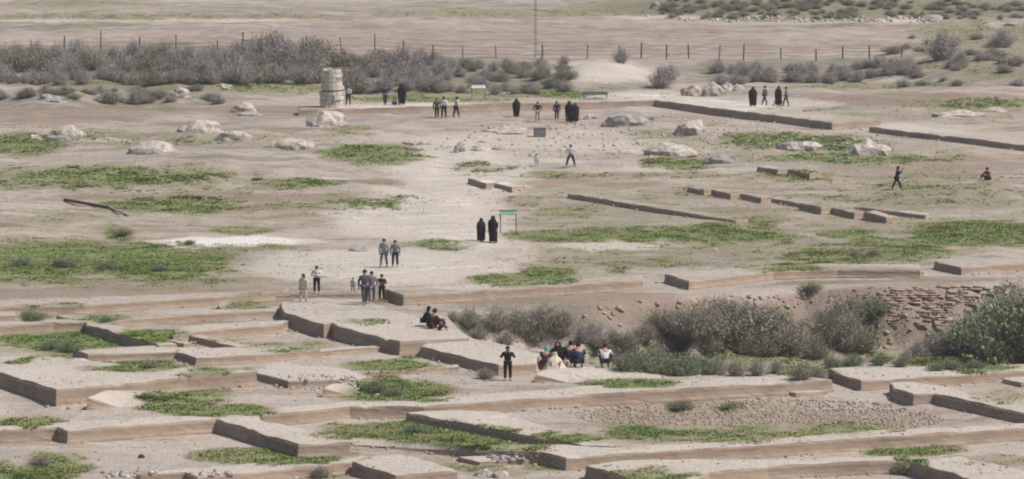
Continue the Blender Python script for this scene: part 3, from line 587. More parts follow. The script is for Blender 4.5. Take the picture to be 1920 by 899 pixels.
# ------------------------------------------------------------------ grass
def grass():
    Xs = []; rg = np.random.default_rng(3)
    for x, y, rx, ry, s in GRASS:
        n = int(rx * ry * 3.14 * (.46 if y > 420 else .34) * min(1, s) * 1.3)
        a = rg.uniform(0, 6.283, n); r = np.sqrt(rg.uniform(0, 2.2, n))
        px = x + rx * r * np.cos(a); py = y + ry * r * np.sin(a)
        keep = np.ones(n, bool)
        Xs.append(np.stack([px[keep], py[keep], np.full(keep.sum(), s)], -1))
    P = np.concatenate(Xs)
    # thin weeds over the rest of the ground
    n = 16000; px = rg.uniform(-20, 1940, n); py = rg.uniform(60, 905, n); P = np.concatenate([P, np.stack([px, py, np.full(n, .2)], -1)])
    X, Y, Z = pick(P[:, 0], P[:, 1]); s = P[:, 2]; g = paint(X, Y, Z)[:, 0]
    nz = fbm(X / 1.2, Y / 1.2, 71, 3); cl = fbm(X / 7, Y / 9, 73, 3); lone = s < .3
    k = np.where(lone, (cl > .56) & (nz > .52), rg.uniform(0, 1, len(g)) < np.clip((g + (nz - .5) * 1.8 - .22) * .95, 0, .92)); s = np.where(lone, .25, np.clip(g + (nz - .5) * .5, .2, 1.3))
    X, Y, Z, s, nz = X[k], Y[k], Z[k], s[k], nz[k]; n = len(X)
    B = 6; ht = (.02 + .065 * np.clip(s, .2, 1.3)) * rg.uniform(.5, 1.5, n) * (.5 + nz); ht = ht * np.where(Y > 300, 1.2, 1.0)
    a = rg.uniform(0, 6.283, (n, B)); lean = rg.uniform(.3, 2.2, (n, B)); wd = rg.uniform(.025, .05, (n, B)) * np.where(Y > 300, 1.6, 1.0)[:, None]
    h = ht[:, None] * rg.uniform(.5, 1.1, (n, B)); r0 = rg.uniform(0, .13, (n, B))
    bx = X[:, None] + np.cos(a) * r0; by = Y[:, None] + np.sin(a) * r0; bz = np.broadcast_to(Z[:, None] - .02, bx.shape)
    px_, py_ = -np.sin(a) * wd, np.cos(a) * wd
    v0 = np.stack([bx - px_, by - py_, bz], -1); v1 = np.stack([bx + px_, by + py_, bz], -1)
    v2 = np.stack([bx + np.cos(a) * h * lean, by + np.sin(a) * h * lean, bz + h], -1)
    V = np.stack([v0, v1, v2], 2).reshape(-1, 3); F = np.arange(len(V)).reshape(-1, 3)
    g1 = np.array([.15, .215, .055]); g2 = np.array([.29, .27, .13]); g3 = np.array([.12, .175, .055]); g4 = np.array([.31, .27, .16])
    t = np.clip(fbm(X / 2.5, Y / 2.5, 99, 2) * 2.2 - .6 + rg.uniform(-.25, .25, n) + (.75 - s) * .9, 0, 1)[:, None]; u = rg.uniform(0, 1, n)[:, None]
    c = g1 * (1 - t) + g2 * t; c = np.where(u < .15, g3, c); c = np.where((u > .93) | (u > .35 + s[:, None] * .7), g4, c)
    c = np.repeat(c, B * 3, 0) * rg.uniform(.8, 1.2, (n * B, 1)).repeat(3, 0)
    o = new_obj('grass', np_mesh('grass', V, F, 'tint', c), TINT); tag(o, 'patches of short green spring grass and weeds among the ruins', 'grass', kind='stuff')
grass()


# ------------------------------------------------------------------ shrubs
def shrub_meshes(name, seed, Hh, W, twigs, leaves, leafcol, twigcol, lsize=.05, up=1.0, tw=.012):
    rg = np.random.default_rng(seed); TV = []; TF = []; LV = []; LC = []; TC = []
    for k in range(twigs):
        a = rg.uniform(0, 6.283); sp = rg.uniform(.05, 1) ** .7; L = rg.uniform(.55, 1.0); p = np.array([math.cos(a) * W * .25 * sp * rg.uniform(), math.sin(a) * W * .25 * sp * rg.uniform(), -.05])
        d = np.array([math.cos(a) * sp * W * .5, math.sin(a) * sp * W * .5, Hh * L * (1.05 - .45 * sp ** 2) * up]); bend = rg.normal(0, .08 * W, 3); bend[2] *= .3
        seg = 4; pts = [p + d * (i / seg) + bend * math.sin(i / seg * 3.14) + np.array([0, 0, -.10 * Hh * sp * (i / seg) ** 3]) for i in range(seg + 1)]
        n0 = np.array([-math.sin(a), math.cos(a), 0]); cc = np.array(twigcol) * rg.uniform(.7, 1.3)
        for side in (n0, np.array([math.cos(a) * .5, math.sin(a) * .5, .5])):
            b0 = len(TV)
            for i, q in enumerate(pts):
                w_ = tw * (1.2 - i / seg); TV += [q - side * w_, q + side * w_]; TC += [cc, cc]
            for i in range(seg): TF.append((b0 + 2 * i, b0 + 2 * i + 1, b0 + 2 * i + 3, b0 + 2 * i + 2))
        # fine side twigs
        for j in range(5):
            i = rg.integers(1, seg + 1); q = pts[i]; dd = rg.normal(0, 1, 3); dd[2] = abs(dd[2]); dd *= rg.uniform(.12, .28) * Hh / max(.2, np.linalg.norm(dd)) * .6; b0 = len(TV)
            TV += [q - n0 * tw * .7, q + n0 * tw * .7, q + dd]; TC += [cc] * 3; TF.append((b0, b0 + 1, b0 + 2, b0 + 2))
        m = leaves // twigs
        for j in range(m):
            f = rg.uniform(.25, 1.0); i = min(seg - 1, int(f * seg)); q = pts[i] + (pts[i + 1] - pts[i]) * (f * seg - i) + rg.normal(0, .06, 3) * Hh * .8
            if q[2] < .02: q[2] = .02 + abs(q[2])
            e1 = rg.normal(0, 1, 3); e1 /= np.linalg.norm(e1); e2 = rg.normal(0, 1, 3); e2 /= np.linalg.norm(e2); sz = lsize * rg.uniform(.6, 1.5)
            LV += [q, q + e1 * sz * 1.6, q + e2 * sz]; lc = np.array(leafcol[rg.integers(0, len(leafcol))]) * rg.uniform(.75, 1.25); LC += [lc] * 3
    # twigs: quads with some degenerate -> build tris
    T = []
    for f in TF:
        T.append((f[0], f[1], f[2]))
        if f[2] != f[3]: T.append((f[0], f[2], f[3]))
    return (np_mesh('stems', TV, T, 'tint', np.array(TC)), np_mesh('foliage', LV, np.arange(len(LV)).reshape(-1, 3), 'tint', np.array(LC)))
G_DRY = [(.37, .33, .315), (.31, .28, .27), (.41, .37, .34), (.29, .275, .225)]; T_DRY = (.36, .315, .30)
G_OLV = [(.20, .205, .13), (.25, .24, .16), (.14, .15, .09), (.30, .27, .20)]; T_OLV = (.27, .225, .18)
G_GRN = [(.15, .21, .10), (.20, .24, .14), (.10, .15, .07), (.26, .27, .19)]; T_GRN = (.24, .22, .16)
G_GRY = [(.28, .28, .215), (.34, .315, .26), (.20, .22, .15), (.20, .195, .115)]; T_GRY = (.36, .31, .27)
KIND = {
 'dry': [shrub_meshes('dry', s, 1.0, 1.15, 230, 1500, G_DRY, T_DRY, .032) for s in (1, 2, 3)],
 'olive': [shrub_meshes('olive', s, 1.0, 1.5, 200, 2400, G_OLV, T_OLV, .036) for s in (4, 5)],
 'green': [shrub_meshes('green', s, 1.0, 1.6, 170, 3400, G_GRN, T_GRN, .038) for s in (6, 7)],
 'grey': [shrub_meshes('grey', s, 1.0, 1.4, 250, 2700, G_GRY, T_GRY, .032) for s in (8, 9)],
}
NAMES = {'dry': 'dry_shrub', 'olive': 'shrub', 'green': 'green_bush', 'grey': 'grey_bush'}
_sr = random.Random(12)
def shrub(px, py, hpx, kind, label, group=None, wide=1.0, pos=None):
    p = pos if pos is not None else at(px, py); s = (p - Vector((0, 0, HC))).length; hh = hpx / FPX * s
    st_, fo = _sr.choice(KIND[kind]); o = empty(NAMES[kind], p, _sr.uniform(0, 6.28)); o.scale = (hh * wide, hh * wide, hh)
    tag(o, label, 'bush', group); new_obj('stems', st_, TINT, o); new_obj('foliage', fo, TINT, o); return o
for i in range(34):
    x = 1690 + _sr.uniform(-20, 240); y = _sr.uniform(70, 165); shrub(x, y, _sr.uniform(9, 20), 'dry' if _sr.random() < .6 else 'olive', 'low scrub on the upper right slope, ' + ('above' if y < 115 else 'below') + ' the tall bare shrub, ' + ('left' if x < 1800 else 'right') + ' side', 'low tangled scrub on the upper right slope', _sr.uniform(1.2, 2.2))
for i in range(26):
    x = _sr.uniform(-10, 440); y = _sr.uniform(166, 196); shrub(x, y, _sr.uniform(9, 18), 'dry' if _sr.random() < .5 else 'olive', 'low scrub on the upper left bank, ' + ('left of' if x < 190 else 'right of' if x > 270 else 'around') + ' the brownish pair', 'low scrub on the bare bank at upper left', _sr.uniform(1.2, 2.2))
g1 = 'leafless grey shrubs in the band before the fence, left of the pillar'
for i in range(108):
    x = -10 + (i % 36) * 17.5 + _sr.uniform(-9, 9); row = i // 36; y = (118, 136, 154)[row] + _sr.uniform(-7, 7)
    h = _sr.uniform(28, 46) if row < 2 else _sr.uniform(22, 36)
    if 440 < x < 610: h *= 1.4
    shrub(x, y, h, 'dry' if _sr.random() < .75 else 'olive', 'leafless grey scrub in the ' + ('far', 'middle', 'near')[row] + ' row of the left band, ' + ('left end' if x < 150 else 'left part' if x < 300 else 'middle' if x < 430 else 'near the pillar'), g1, _sr.uniform(.8, 1.1))
for i, (x, y, h) in enumerate([(490, 132, 72), (520, 128, 64), (250, 118, 48), (60, 120, 40), (545, 135, 60), (590, 140, 62)]):
    shrub(x, y, h, 'dry', 'tall leafless grey scrub rising above the band left of the white pillar', 'tall leafless scrub left of the pillar', .8)
for i in range(66):
    x = 645 + (i % 22) * 20 + _sr.uniform(-10, 10); y = (128, 148, 170)[i // 22] + _sr.uniform(-9, 9); h = _sr.uniform(22, 36) * (1.2 if x < 830 else .8)
    shrub(x, y, h, 'dry' if _sr.random() < .7 else 'olive', 'low leafless scrub in the ' + ('far', 'middle', 'near')[i // 22] + ' row, ' + ('just right of the pillar' if x < 800 else 'behind the three visitors' if x < 920 else 'left of the pale mound'), 'low leafless scrub right of the pillar', _sr.uniform(.9, 1.3))
for x, y, h in [(755, 135, 60), (700, 130, 38), (780, 140, 44), (1165, 118, 34), (1240, 165, 48), (1255, 150, 36)]:
    shrub(x, y, h, 'dry', 'taller leafless shrub in the band right of the white pillar', 'taller leafless shrubs right of the pillar', .9)
for i in range(30):
    x = 1345 + (i % 15) * 26 + _sr.uniform(-10, 10); y = (140 if i < 15 else 156) - max(0, (x - 1560)) * .10 + _sr.uniform(-5, 5)
    shrub(x, y, _sr.uniform(20, 32), 'dry' if _sr.random() < .75 else 'grey', 'low grey scrub, ' + ('far' if i < 15 else 'near') + ' row, ' + ('behind the four visitors' if x < 1500 else 'behind the walkway end' if x < 1620 else 'at the upper right slope'), 'low grey scrub right of the broken rocks', _sr.uniform(1, 1.4))
for i in range(190):
    x = _sr.uniform(1240, 1950); y = _sr.uniform(2, 37)
    shrub(x, y, _sr.uniform(5, 13), 'olive' if _sr.random() < .6 else 'grey', 'dark olive scrub on the distant rise, ' + ('upper' if y < 18 else 'lower') + ' part, ' + ('left end' if x < 1400 else 'above the pale track stones' if x < 1700 else 'right end'), 'olive scrub on the distant rise', _sr.uniform(1.2, 1.8))
for x, y, h, k, lb in [(1765, 112, 62, 'dry', 'tall bare shrub on the slope at upper right'), (1880, 88, 42, 'dry', 'bare shrub near the right edge on the upper slope'),
                       (1800, 122, 30, 'dry', 'small bare shrub right of the tall one on the slope'), (205, 196, 34, 'olive', 'brownish shrub left of a pair on the bare mound'), (255, 196, 38, 'dry', 'brownish shrub right of a pair on the bare mound'),
                       (55, 182, 22, 'olive', 'low dark shrub on the left mound'), (120, 178, 22, 'olive', 'low shrub between the left mounds'), (1390, 140, 30, 'dry', 'bare shrub behind the smaller broken rock')]:
    shrub(x, y, h, k, lb, None, 1.0)
# bushes of the hollow
pit = [(880,612,34,'grey'),(930,618,40,'grey'),(975,622,44,'grey'),(1020,618,46,'grey'),(1000,640,34,'olive'),(1050,630,36,'olive'),(900,634,26,'dry'),(950,645,26,'dry'),(1090,640,30,'dry'),
       (1120,650,34,'dry'),(1150,645,26,'olive'),(1180,652,30,'olive'),(1210,640,34,'grey'),(1240,625,44,'olive'),(1270,628,50,'grey'),(1310,632,62,'grey'),(1350,635,72,'grey'),(1390,640,76,'grey'),(1430,645,68,'grey'),
       (1465,648,60,'olive'),(1490,656,46,'grey'),(1280,655,34,'olive'),(1330,660,34,'olive'),(1390,664,38,'grey'),(1440,668,40,'olive'),(1555,650,60,'olive'),(1590,655,70,'grey'),(1620,662,46,'olive'),(1570,615,50,'grey'),(1600,600,46,'grey'),(1640,590,34,'green'),
       (1530,672,40,'olive'),(1720,672,34,'dry'),(1700,680,26,'dry'),(1750,660,40,'dry'),(1780,668,48,'grey'),(1820,665,66,'green'),(1850,672,84,'green'),(1885,668,104,'green'),(1915,674,120,'green'),(1870,640,70,'grey'),(1905,622,90,'grey'),(1945,660,110,'green'),
       (1170,694,34,'green'),(1205,700,44,'green'),(1240,703,48,'green'),(1275,706,52,'green'),(1310,704,50,'green'),(1345,704,38,'grey'),(1380,704,34,'grey'),(1420,704,32,'grey'),(1455,700,28,'grey'),(1150,676,30,'olive'),(1180,676,34,'grey'),(1230,684,36,'grey'),(1500,712,32,'olive'),(1530,716,34,'olive'),
       (1560,690,26,'green'),(1600,688,24,'green'),(1650,684,20,'green'),(1690,688,18,'green'),(1330,612,34,'grey'),(1400,610,40,'grey'),(1450,618,38,'grey'),(1355,590,28,'grey'),(850,602,20,'dry'),(1110,628,20,'olive'),(1060,606,24,'grey')]
desc = {'grey': 'grey-green bush of the hollow', 'olive': 'olive brown bush of the hollow', 'green': 'deep green bush of the hollow', 'dry': 'dead lavender-grey bush of the hollow'}
def where(x, y):
    if x < 1130: return 'at its left end behind the seated group' if y < 630 else 'low at its left end beside the seated group'
    if x < 1230: return 'right of the man in the white shirt'
    if x < 1500: return 'in its middle, near the front rim' if y > 675 else 'in the large mass in its middle'
    if x < 1660: return 'left of the eroded brick bank' if y < 670 else 'along the front rim'
    if x < 1800: return 'below the eroded brick bank'
    return 'in the tall mass at the right edge'
_shape = {}
for x, y, h, k in pit:
    lb = desc[k] + ' ' + where(x, y); shrub(x, y, h * (1.24 if y < 690 else 1.05), k, lb, lb.replace(' bush ', ' bushes '), _sr.uniform(.75, .95))
for x, y, h, k, lb in [(910,710,24,'grey','grey bush at the foot of the wall beside the photographer'),(60,600,22,'green','dark round bush on the terrace at left'),(200,604,14,'green','small green bush on the terrace left of centre'),
      (1275,768,22,'olive','lone bush on the stony court'),(1365,768,14,'olive','smaller lone plant on the stony court'),(705,735,30,'green','tall weeds in the large grass clump'),(740,742,18,'green','low weeds in the large grass clump'),
      (100,655,22,'green','weeds in the green sunken court, left of two'),(130,660,26,'green','weeds in the green sunken court, right of two'),(80,872,22,'grey','grey weeds on the grassy mound in the lower left corner'),(600,896,26,'olive','bush against the wall at the bottom edge'),
      (1690,889,26,'green','rounded bush at the dark end of the corner platform'),(1780,692,22,'green','bright tall grass bush at the end of the hollow'),(1830,690,18,'green','yellow-green tall grass bush right of the hollow end'),(1755,695,16,'green','lowest tall grass bush at the hollow end'),
      (280,690,16,'olive','yellowish weeds on the long grass strip at left'),(400,712,20,'grey','grey weeds behind the round grass patch'),(440,712,16,'grey','grey weeds at the right of the round grass patch'),(780,812,22,'green','rank green weeds against the diagonal wall'),
      (995,826,14,'green','weeds at the right tip of the grass by the diagonal wall'),(1520,545,20,'olive','dry bush on the rim of the eroded bank'),(1200,718,10,'green','low weeds on the grass lens before the seated group'),(1130,890,14,'green','weeds at the wide platform along the bottom edge'),
      (230,442,16,'green','small dark bush near the white salt patch'),(355,458,10,'green','tiny dark bush on the white salt patch'),(120,500,22,'green','tallest rank weeds in the big green meadow at left'),(200,505,18,'green','rank weeds in the middle of the big green meadow'),(40,498,18,'green','rank weeds at the left edge of the big green meadow'),
      (300,508,16,'green','weeds at the right end of the big green meadow'),(1640,478,14,'grey','grey weeds in the meadow above the hollow'),(1605,480,14,'grey','low grey weeds in the meadow above the hollow')]:
    shrub(x, y, h, k, lb, None, 1.5 if h < 24 else 1.1)


# ------------------------------------------------------------------ people
def skin_obj(name, verts, edges, radii, mat, parent, sub=1, root=0):
    me = bpy.data.meshes.new(name); me.from_pydata([tuple(v) for v in verts], edges, []); o = new_obj(name, me, mat, parent)
    m = o.modifiers.new('Skin', 'SKIN'); m.use_smooth_shade = True
    sv = me.skin_vertices[0].data if me.skin_vertices else None
    if sv is None:
        bpy.context.view_layer.objects.active = o; sv = me.skin_vertices[0].data
    for i, r in enumerate(radii):
        rr = r if isinstance(r, tuple) else (r, r); sv[i].radius = rr; sv[i].use_root = (i == root)
    s = o.modifiers.new('Subdivision', 'SUBSURF'); s.levels = sub; s.render_levels = sub
    SK.append(o); return o
SK = []
def lerp(a, b, t): return a + (b - a) * t
def skeleton(pose, stride=.0, arms='down', lean=0.0):
    J = {}
    if pose == 'stand':
        pel = Vector((0, 0, .95)); up = Vector((0, math.sin(lean), math.cos(lean)))
        for s, n in ((-1, 'l'), (1, 'r')):
            f = stride * s; J['hip' + n] = pel + Vector((s * .09, 0, -.03)); J['kne' + n] = Vector((s * .105 + (.05 * s if pose == 'x' else 0), f * .55 + .03, .50)); J['ank' + n] = Vector((s * .11, f, .09)); J['toe' + n] = J['ank' + n] + Vector((s * .02, .16, -.05))
    elif pose == 'wide':
        pel = Vector((0, 0, .90)); up = Vector((0, math.sin(lean), math.cos(lean)))
        for s, n in ((-1, 'l'), (1, 'r')):
            J['hip' + n] = pel + Vector((s * .09, 0, -.03)); J['kne' + n] = Vector((s * .20, .08, .48)); J['ank' + n] = Vector((s * .27, .0, .09)); J['toe' + n] = J['ank' + n] + Vector((s * .04, .16, -.05))
    elif pose == 'sit':
        pel = Vector((0, 0, .15)); up = Vector((0, math.sin(lean + .15), math.cos(lean + .15)))
        for s, n in ((-1, 'l'), (1, 'r')):
            J['hip' + n] = pel + Vector((s * .10, 0, 0)); J['kne' + n] = Vector((s * .20, .36, .42)); J['ank' + n] = Vector((s * .13, .50, .08)); J['toe' + n] = J['ank' + n] + Vector((0, .15, -.04))
    else:  # crouch
        pel = Vector((0, -.05, .32)); up = Vector((0, math.sin(lean + .35), math.cos(lean + .35)))
        for s, n in ((-1, 'l'), (1, 'r')):
            J['hip' + n] = pel + Vector((s * .10, 0, 0)); J['kne' + n] = Vector((s * .19, .34, .52)); J['ank' + n] = Vector((s * .12, .08, .09)); J['toe' + n] = J['ank' + n] + Vector((0, .17, -.05))
    J['pel'] = pel; J['spi'] = pel + up * .22; J['che'] = pel + up * .43; J['nec'] = pel + up * .55; J['hea'] = pel + up * .64 + Vector((0, .015, 0)); J['top'] = pel + up * .76 + Vector((0, .02, 0))
    for s, n in ((-1, 'l'), (1, 'r')):
        sh = pel + up * .47 + Vector((s * .18, 0, 0)); J['sho' + n] = sh
        if arms == 'down': e = sh + Vector((s * .07, -.02 - .10 * stride * s, -.28)); wv = e + Vector((s * .0, .06 - .22 * stride * s, -.25)); dv = Vector((0, .02, -1))
        elif arms == 'camera': e = sh + Vector((s * .12, .14, -.22)); wv = Vector((s * .06, sh.y + .30, sh.z + .10)); dv = Vector((-s * .3, .4, .9))
        elif arms == 'akimbo': e = sh + Vector((s * .13, -.05, -.26)); wv = Vector((s * .16, pel.y + .12, pel.z + .04)); dv = Vector((-s * .6, .5, -.5))
        elif arms == 'fold': e = sh + Vector((s * .10, .04, -.27)); wv = Vector((-s * .02, sh.y + .24, sh.z - .22)); dv = Vector((-s, .2, 0))
        elif arms == 'knee': e = sh + Vector((s * .08, .16, -.22)); wv = J['kne' + n] + Vector((-s * .02, .03, .07)); dv = Vector((0, .6, -.6))
        elif arms == 'point': 
            if s == 1: e = sh + Vector((.05, .26, -.04)); wv = e + Vector((0, .25, .05)); dv = Vector((0, 1, .1))
            else: e = sh + Vector((-.07, .05, -.27)); wv = e + Vector((.02, .2, -.05)); dv = Vector((0, 1, 0))
        dv = dv.normalized(); J['elb' + n] = e; J['wri' + n] = wv; J['pal' + n] = wv + dv * .07; J['dir' + n] = dv
    return J
def body_mesh(J, skinm, parent):
    V = []; E = []; Rr = []; ix = {}
    def add(k, p, r, pr=None):
        ix[k] = len(V); V.append(p); Rr.append(r)
        if pr: E.append((ix[pr], ix[k]))
    add('pel', J['pel'], (.13, .10)); add('spi', J['spi'], (.12, .09), 'pel'); add('che', J['che'], (.14, .10), 'spi'); add('nec', J['nec'], .05, 'che'); add('hea', J['hea'], (.075, .085), 'nec'); add('top', J['top'], (.07, .08), 'hea')
    for n in 'lr':
        s = -1 if n == 'l' else 1
        add('sho' + n, J['sho' + n], .05, 'che'); add('elb' + n, J['elb' + n], .038, 'sho' + n); add('wri' + n, J['wri' + n], .026, 'elb' + n); add('pal' + n, J['pal' + n], (.034, .018), 'wri' + n)
        d = J['dir' + n]; side = d.cross(Vector((0, 0, 1)) if abs(d.z) < .8 else Vector((0, 1, 0))).normalized(); curl = d.cross(side)
        for q, (o, L) in enumerate(((-.027, .065), (-.009, .075), (.009, .072), (.027, .055))):
            a = J['pal' + n] + side * o + d * .02; add('f%d%s' % (q, n), a, .009, 'pal' + n); add('g%d%s' % (q, n), a + d * L * .55 + curl * .01, .008, 'f%d%s' % (q, n)); add('h%d%s' % (q, n), a + d * L * .85 + curl * .03, .007, 'g%d%s' % (q, n))
        a = lerp(J['wri' + n], J['pal' + n], .5) - side * .035; add('t0' + n, a, .010, 'wri' + n); add('t1' + n, a - side * .02 + d * .035, .009, 't0' + n)
        add('hip' + n, J['hip' + n], .085, 'pel'); add('kne' + n, J['kne' + n], .055, 'hip' + n); add('ank' + n, J['ank' + n], .038, 'kne' + n); add('toe' + n, J['toe' + n], .03, 'ank' + n)
    return skin_obj('body', V, E, Rr, skinm, parent)
def limb(name, chain, mat, parent):
    """chain: list of branches, each a list of (point, radius); the first point of the first branch is the root, branches start at an index"""
    V = []; E = []; Rr = []; keys = {}
    for br in chain:
        prev = None
        for k, p, r in br:
            if k not in keys: keys[k] = len(V); V.append(p); Rr.append(r)
            if prev is not None: E.append((keys[prev], keys[k]))
            prev = k
    return skin_obj(name, V, E, Rr, mat, parent)
def hair_mesh(J, long_=False):
    bm = bmesh.new(); bmesh.ops.create_icosphere(bm, subdivisions=2, radius=1); c = lerp(J['hea'], J['top'], .55)
    for v in bm.verts:
        q = v.co; front = q.y > .35 and q.z < .35
        s = .70 if front else 1.0
        v.co = c + Vector((q.x * .098 * s, q.y * .112 * s - .012, q.z * .12 + (.01 if q.z > 0 else (-.10 if long_ and q.y < .2 else 0))))
    me = bpy.data.meshes.new('hair'); bm.to_mesh(me); bm.free(); return me
def face_mesh(J):
    c = lerp(J['hea'], J['top'], .42); bm = bmesh.new()
    def blob(p, r, mi):
        m = bmesh.ops.create_icosphere(bm, subdivisions=1, radius=1)
        for v in m['verts']: v.co = Vector((v.co.x * r[0], v.co.y * r[1], v.co.z * r[2])) + c + Vector(p)
        for f in {f for v in m['verts'] for f in v.link_faces}: f.material_index = mi
    blob((0, .098, -.005), (.012, .018, .022), 0); blob((-.03, .084, .018), (.012, .008, .006), 1); blob((.03, .084, .018), (.012, .008, .006), 1)
    blob((0, .088, -.045), (.022, .008, .006), 2); blob((-.082, 0, 0), (.012, .02, .03), 0); blob((.082, 0, 0), (.012, .02, .03), 0)
    me = bpy.data.meshes.new('face'); bm.to_mesh(me); bm.free()
    for mm in (SKINM, cloth((.02, .015, .012)), cloth((.30, .12, .10))): me.materials.append(mm)
    return me
SKINM = flat_noise('skin', (.42, .27, .19), (.36, .22, .15), 6, .1, .003, .6)
HAIR = flat_noise('dark_hair', (.018, .014, .012), (.03, .022, .018), 20, .5, .01, .6)
def cloak_mesh(J, pose, seed, open_=.0):
    rg = random.Random(seed); V = []; F = []; nseg = 28
    tz = J['top'].z + .045; cx = J['top'].x; hy = J['top'].y; py = J['pel'].y
    if pose in ('stand', 'wide'): prof = [(tz, .02), (tz - .03, .085), (tz - .10, .115), (tz - .19, .115), (tz - .25, .14), (tz - .31, .22), (tz - .45, .275), (tz - .70, .285), (tz - 1.0, .27), (tz - 1.25, .25), (tz - 1.5, .235), (.10, .225)]
    else: prof = [(tz, .02), (tz - .03, .085), (tz - .10, .115), (tz - .19, .12), (tz - .27, .17), (tz - .34, .25), (tz - .50, .32), (.18, .42), (.04, .50)]
    n = len(prof)
    for i, (z, r) in enumerate(prof):
        t = i / (n - 1); yc = hy + (py - hy) * min(1, t * 1.8) + (.22 * t if pose not in ('stand', 'wide') else 0)
        for k in range(nseg):
            a = k / nseg * 6.2832; fold = 1 + .10 * t * math.sin(a * 6 + seed) + .05 * t * math.sin(a * 11 + seed * 2) + .16 * math.sin(t * 3.1) * math.sin(a + seed * 1.7) + .10 * t * math.sin(2 * a + seed + t * 4) + rg.uniform(-.012, .012)
            ry = .80 if t > .3 else .95; rr = r * fold; y = math.sin(a) * rr * ry
            if 1 <= i <= 3 and math.sin(a) > .55: y *= .62      # opening at the face
            V.append((cx + math.cos(a) * rr, yc + y, z))
    for i in range(n - 1):
        for k in range(nseg): F.append((i * nseg + k, i * nseg + (k + 1) % nseg, (i + 1) * nseg + (k + 1) % nseg, (i + 1) * nseg + k))
    F.append(tuple(range(nseg)))
    me = bpy.data.meshes.new('cloak'); me.from_pydata(V, [], F); me.polygons.foreach_set('use_smooth', np.ones(len(F), bool)); return me
BLACK = (.012, .011, .013)
def person(px, py, label, face=180, pose='stand', top=(.5,.5,.5), legs=BLACK, cloak=None, arms='down', stride=.12, lean=0.0, size=1.0, hair='short', scarf=None, group=None, skirt=False, extra=None, loc=None):
    p = loc if loc is not None else at(px, py); o = empty('person', p, R(-face)); o.scale = (size * 1.22, size * 1.22, size); tag(o, label, 'person', group)
    J = skeleton(pose, stride, arms, lean); body_mesh(J, SKINM, o); new_obj('face', face_mesh(J), None, o)
    if cloak:
        new_obj('cloak', cloak_mesh(J, pose, int(px)), cloth(cloak), o)
        sl = [[('p', lerp(J['shol'], J['elbl'], .1), .07), ('e', J['elbl'], .06), ('w', lerp(J['elbl'], J['wril'], .85), .05)]]
        limb('sleeve', sl, cloth(cloak), o); sl = [[('p', lerp(J['shor'], J['elbr'], .1), .07), ('e', J['elbr'], .06), ('w', lerp(J['elbr'], J['wrir'], .85), .05)]]; limb('sleeve', sl, cloth(cloak), o)
    else:
        hem = lerp(J['pel'], J['spi'], .0)
        ch = [[('c', J['che'], (.175, .125)), ('s', J['spi'], (.155, .12)), ('h', hem, (.165, .13))], [('c', 0, 0), ('n', lerp(J['che'], J['nec'], .8), .075)]]
        for n in 'lr': ch.append([('c', 0, 0), ('s' + n, J['sho' + n], .072), ('e' + n, J['elb' + n], .055), ('w' + n, lerp(J['elb' + n], J['wri' + n], .88), .042)])
        ch[1] = [('c', J['che'], .1)] + ch[1][1:]
        limb('shirt', ch, cloth(top), o)
        if skirt:
            new_obj('skirt', skirt_mesh(J, int(px)), cloth(legs), o)
        else:
            ch = [[('p', lerp(J['pel'], J['spi'], .1), (.15, .12))]]
            for n in 'lr': ch.append([('p', 0, 0), ('h' + n, J['hip' + n], .105), ('k' + n, J['kne' + n], .075), ('a' + n, lerp(J['kne' + n], J['ank' + n], .92), .062)])
            limb('trousers', ch, cloth(legs), o)
    for n in 'lr': limb('shoe', [[('a', J['ank' + n] + Vector((0, -.03, -.035)), .05), ('t', J['toe' + n] + Vector((0, -.01, -.0)), .042)]], cloth((.03, .025, .022)), o)
    if scarf: new_obj('headscarf', hair_mesh(J, True), cloth(scarf), o).scale = (1.0, 1.0, 1.0)
    elif not cloak: new_obj('hair', hair_mesh(J, hair == 'long'), HAIR, o)
    if extra == 'camera':
        h = lerp(J['pall'], J['palr'], .5) + Vector((0, .03, .03)); bm = bmesh.new()
        bmesh.ops.create_cube(bm, size=1, matrix=Matrix.Translation(h) @ Matrix.Diagonal((.13, .05, .085, 1))); bmesh.ops.create_cone(bm, cap_ends=True, segments=14, radius1=.034, radius2=.034, depth=.08, matrix=Matrix.Translation(h + Vector((0, .06, 0))) @ Matrix.Rotation(math.pi / 2, 4, 'X'))
        me = bpy.data.meshes.new('hand_camera'); bm.to_mesh(me); bm.free(); c = new_obj('hand_camera', me, cloth((.02, .02, .022))); c.matrix_world = Matrix.Translation(p) @ Matrix.Rotation(R(-face), 4, 'Z') @ Matrix.Scale(size, 4)
        tag(c, 'small black camera held by the ' + extra_who[int(px)], 'camera')
    return o
extra_who = {952: 'standing photographer in black beside the platform', 1681: 'walking visitor in black at right'}
def skirt_mesh(J, seed):
    V = []; F = []; n = 24; zs = [J['spi'].z - .05, J['pel'].z, J['pel'].z - .25, .45, .14]; rs = [.14, .18, .21, .25, .30]
    if J['pel'].z < .5: zs = [J['spi'].z - .05, J['pel'].z + .1, .22, .12, .03]; rs = [.15, .22, .36, .44, .46]
    off = 0 if J['pel'].z > .5 else .2
    for i, (z, r) in enumerate(zip(zs, rs)):
        for k in range(n):
            a = k / n * 6.2832; q = r * (1 + .06 * i / 4 * math.sin(a * 8 + seed)); V.append((math.cos(a) * q, math.sin(a) * q * .85 + J['pel'].y + off * min(1, i / 2), z))
    for i in range(len(zs) - 1):
        for k in range(n): F.append((i * n + k, i * n + (k + 1) % n, (i + 1) * n + (k + 1) % n, (i + 1) * n + k))
    F.append(tuple(range(n))); me = bpy.data.meshes.new('skirt'); me.from_pydata(V, [], F); me.polygons.foreach_set('use_smooth', np.ones(len(F), bool)); return me
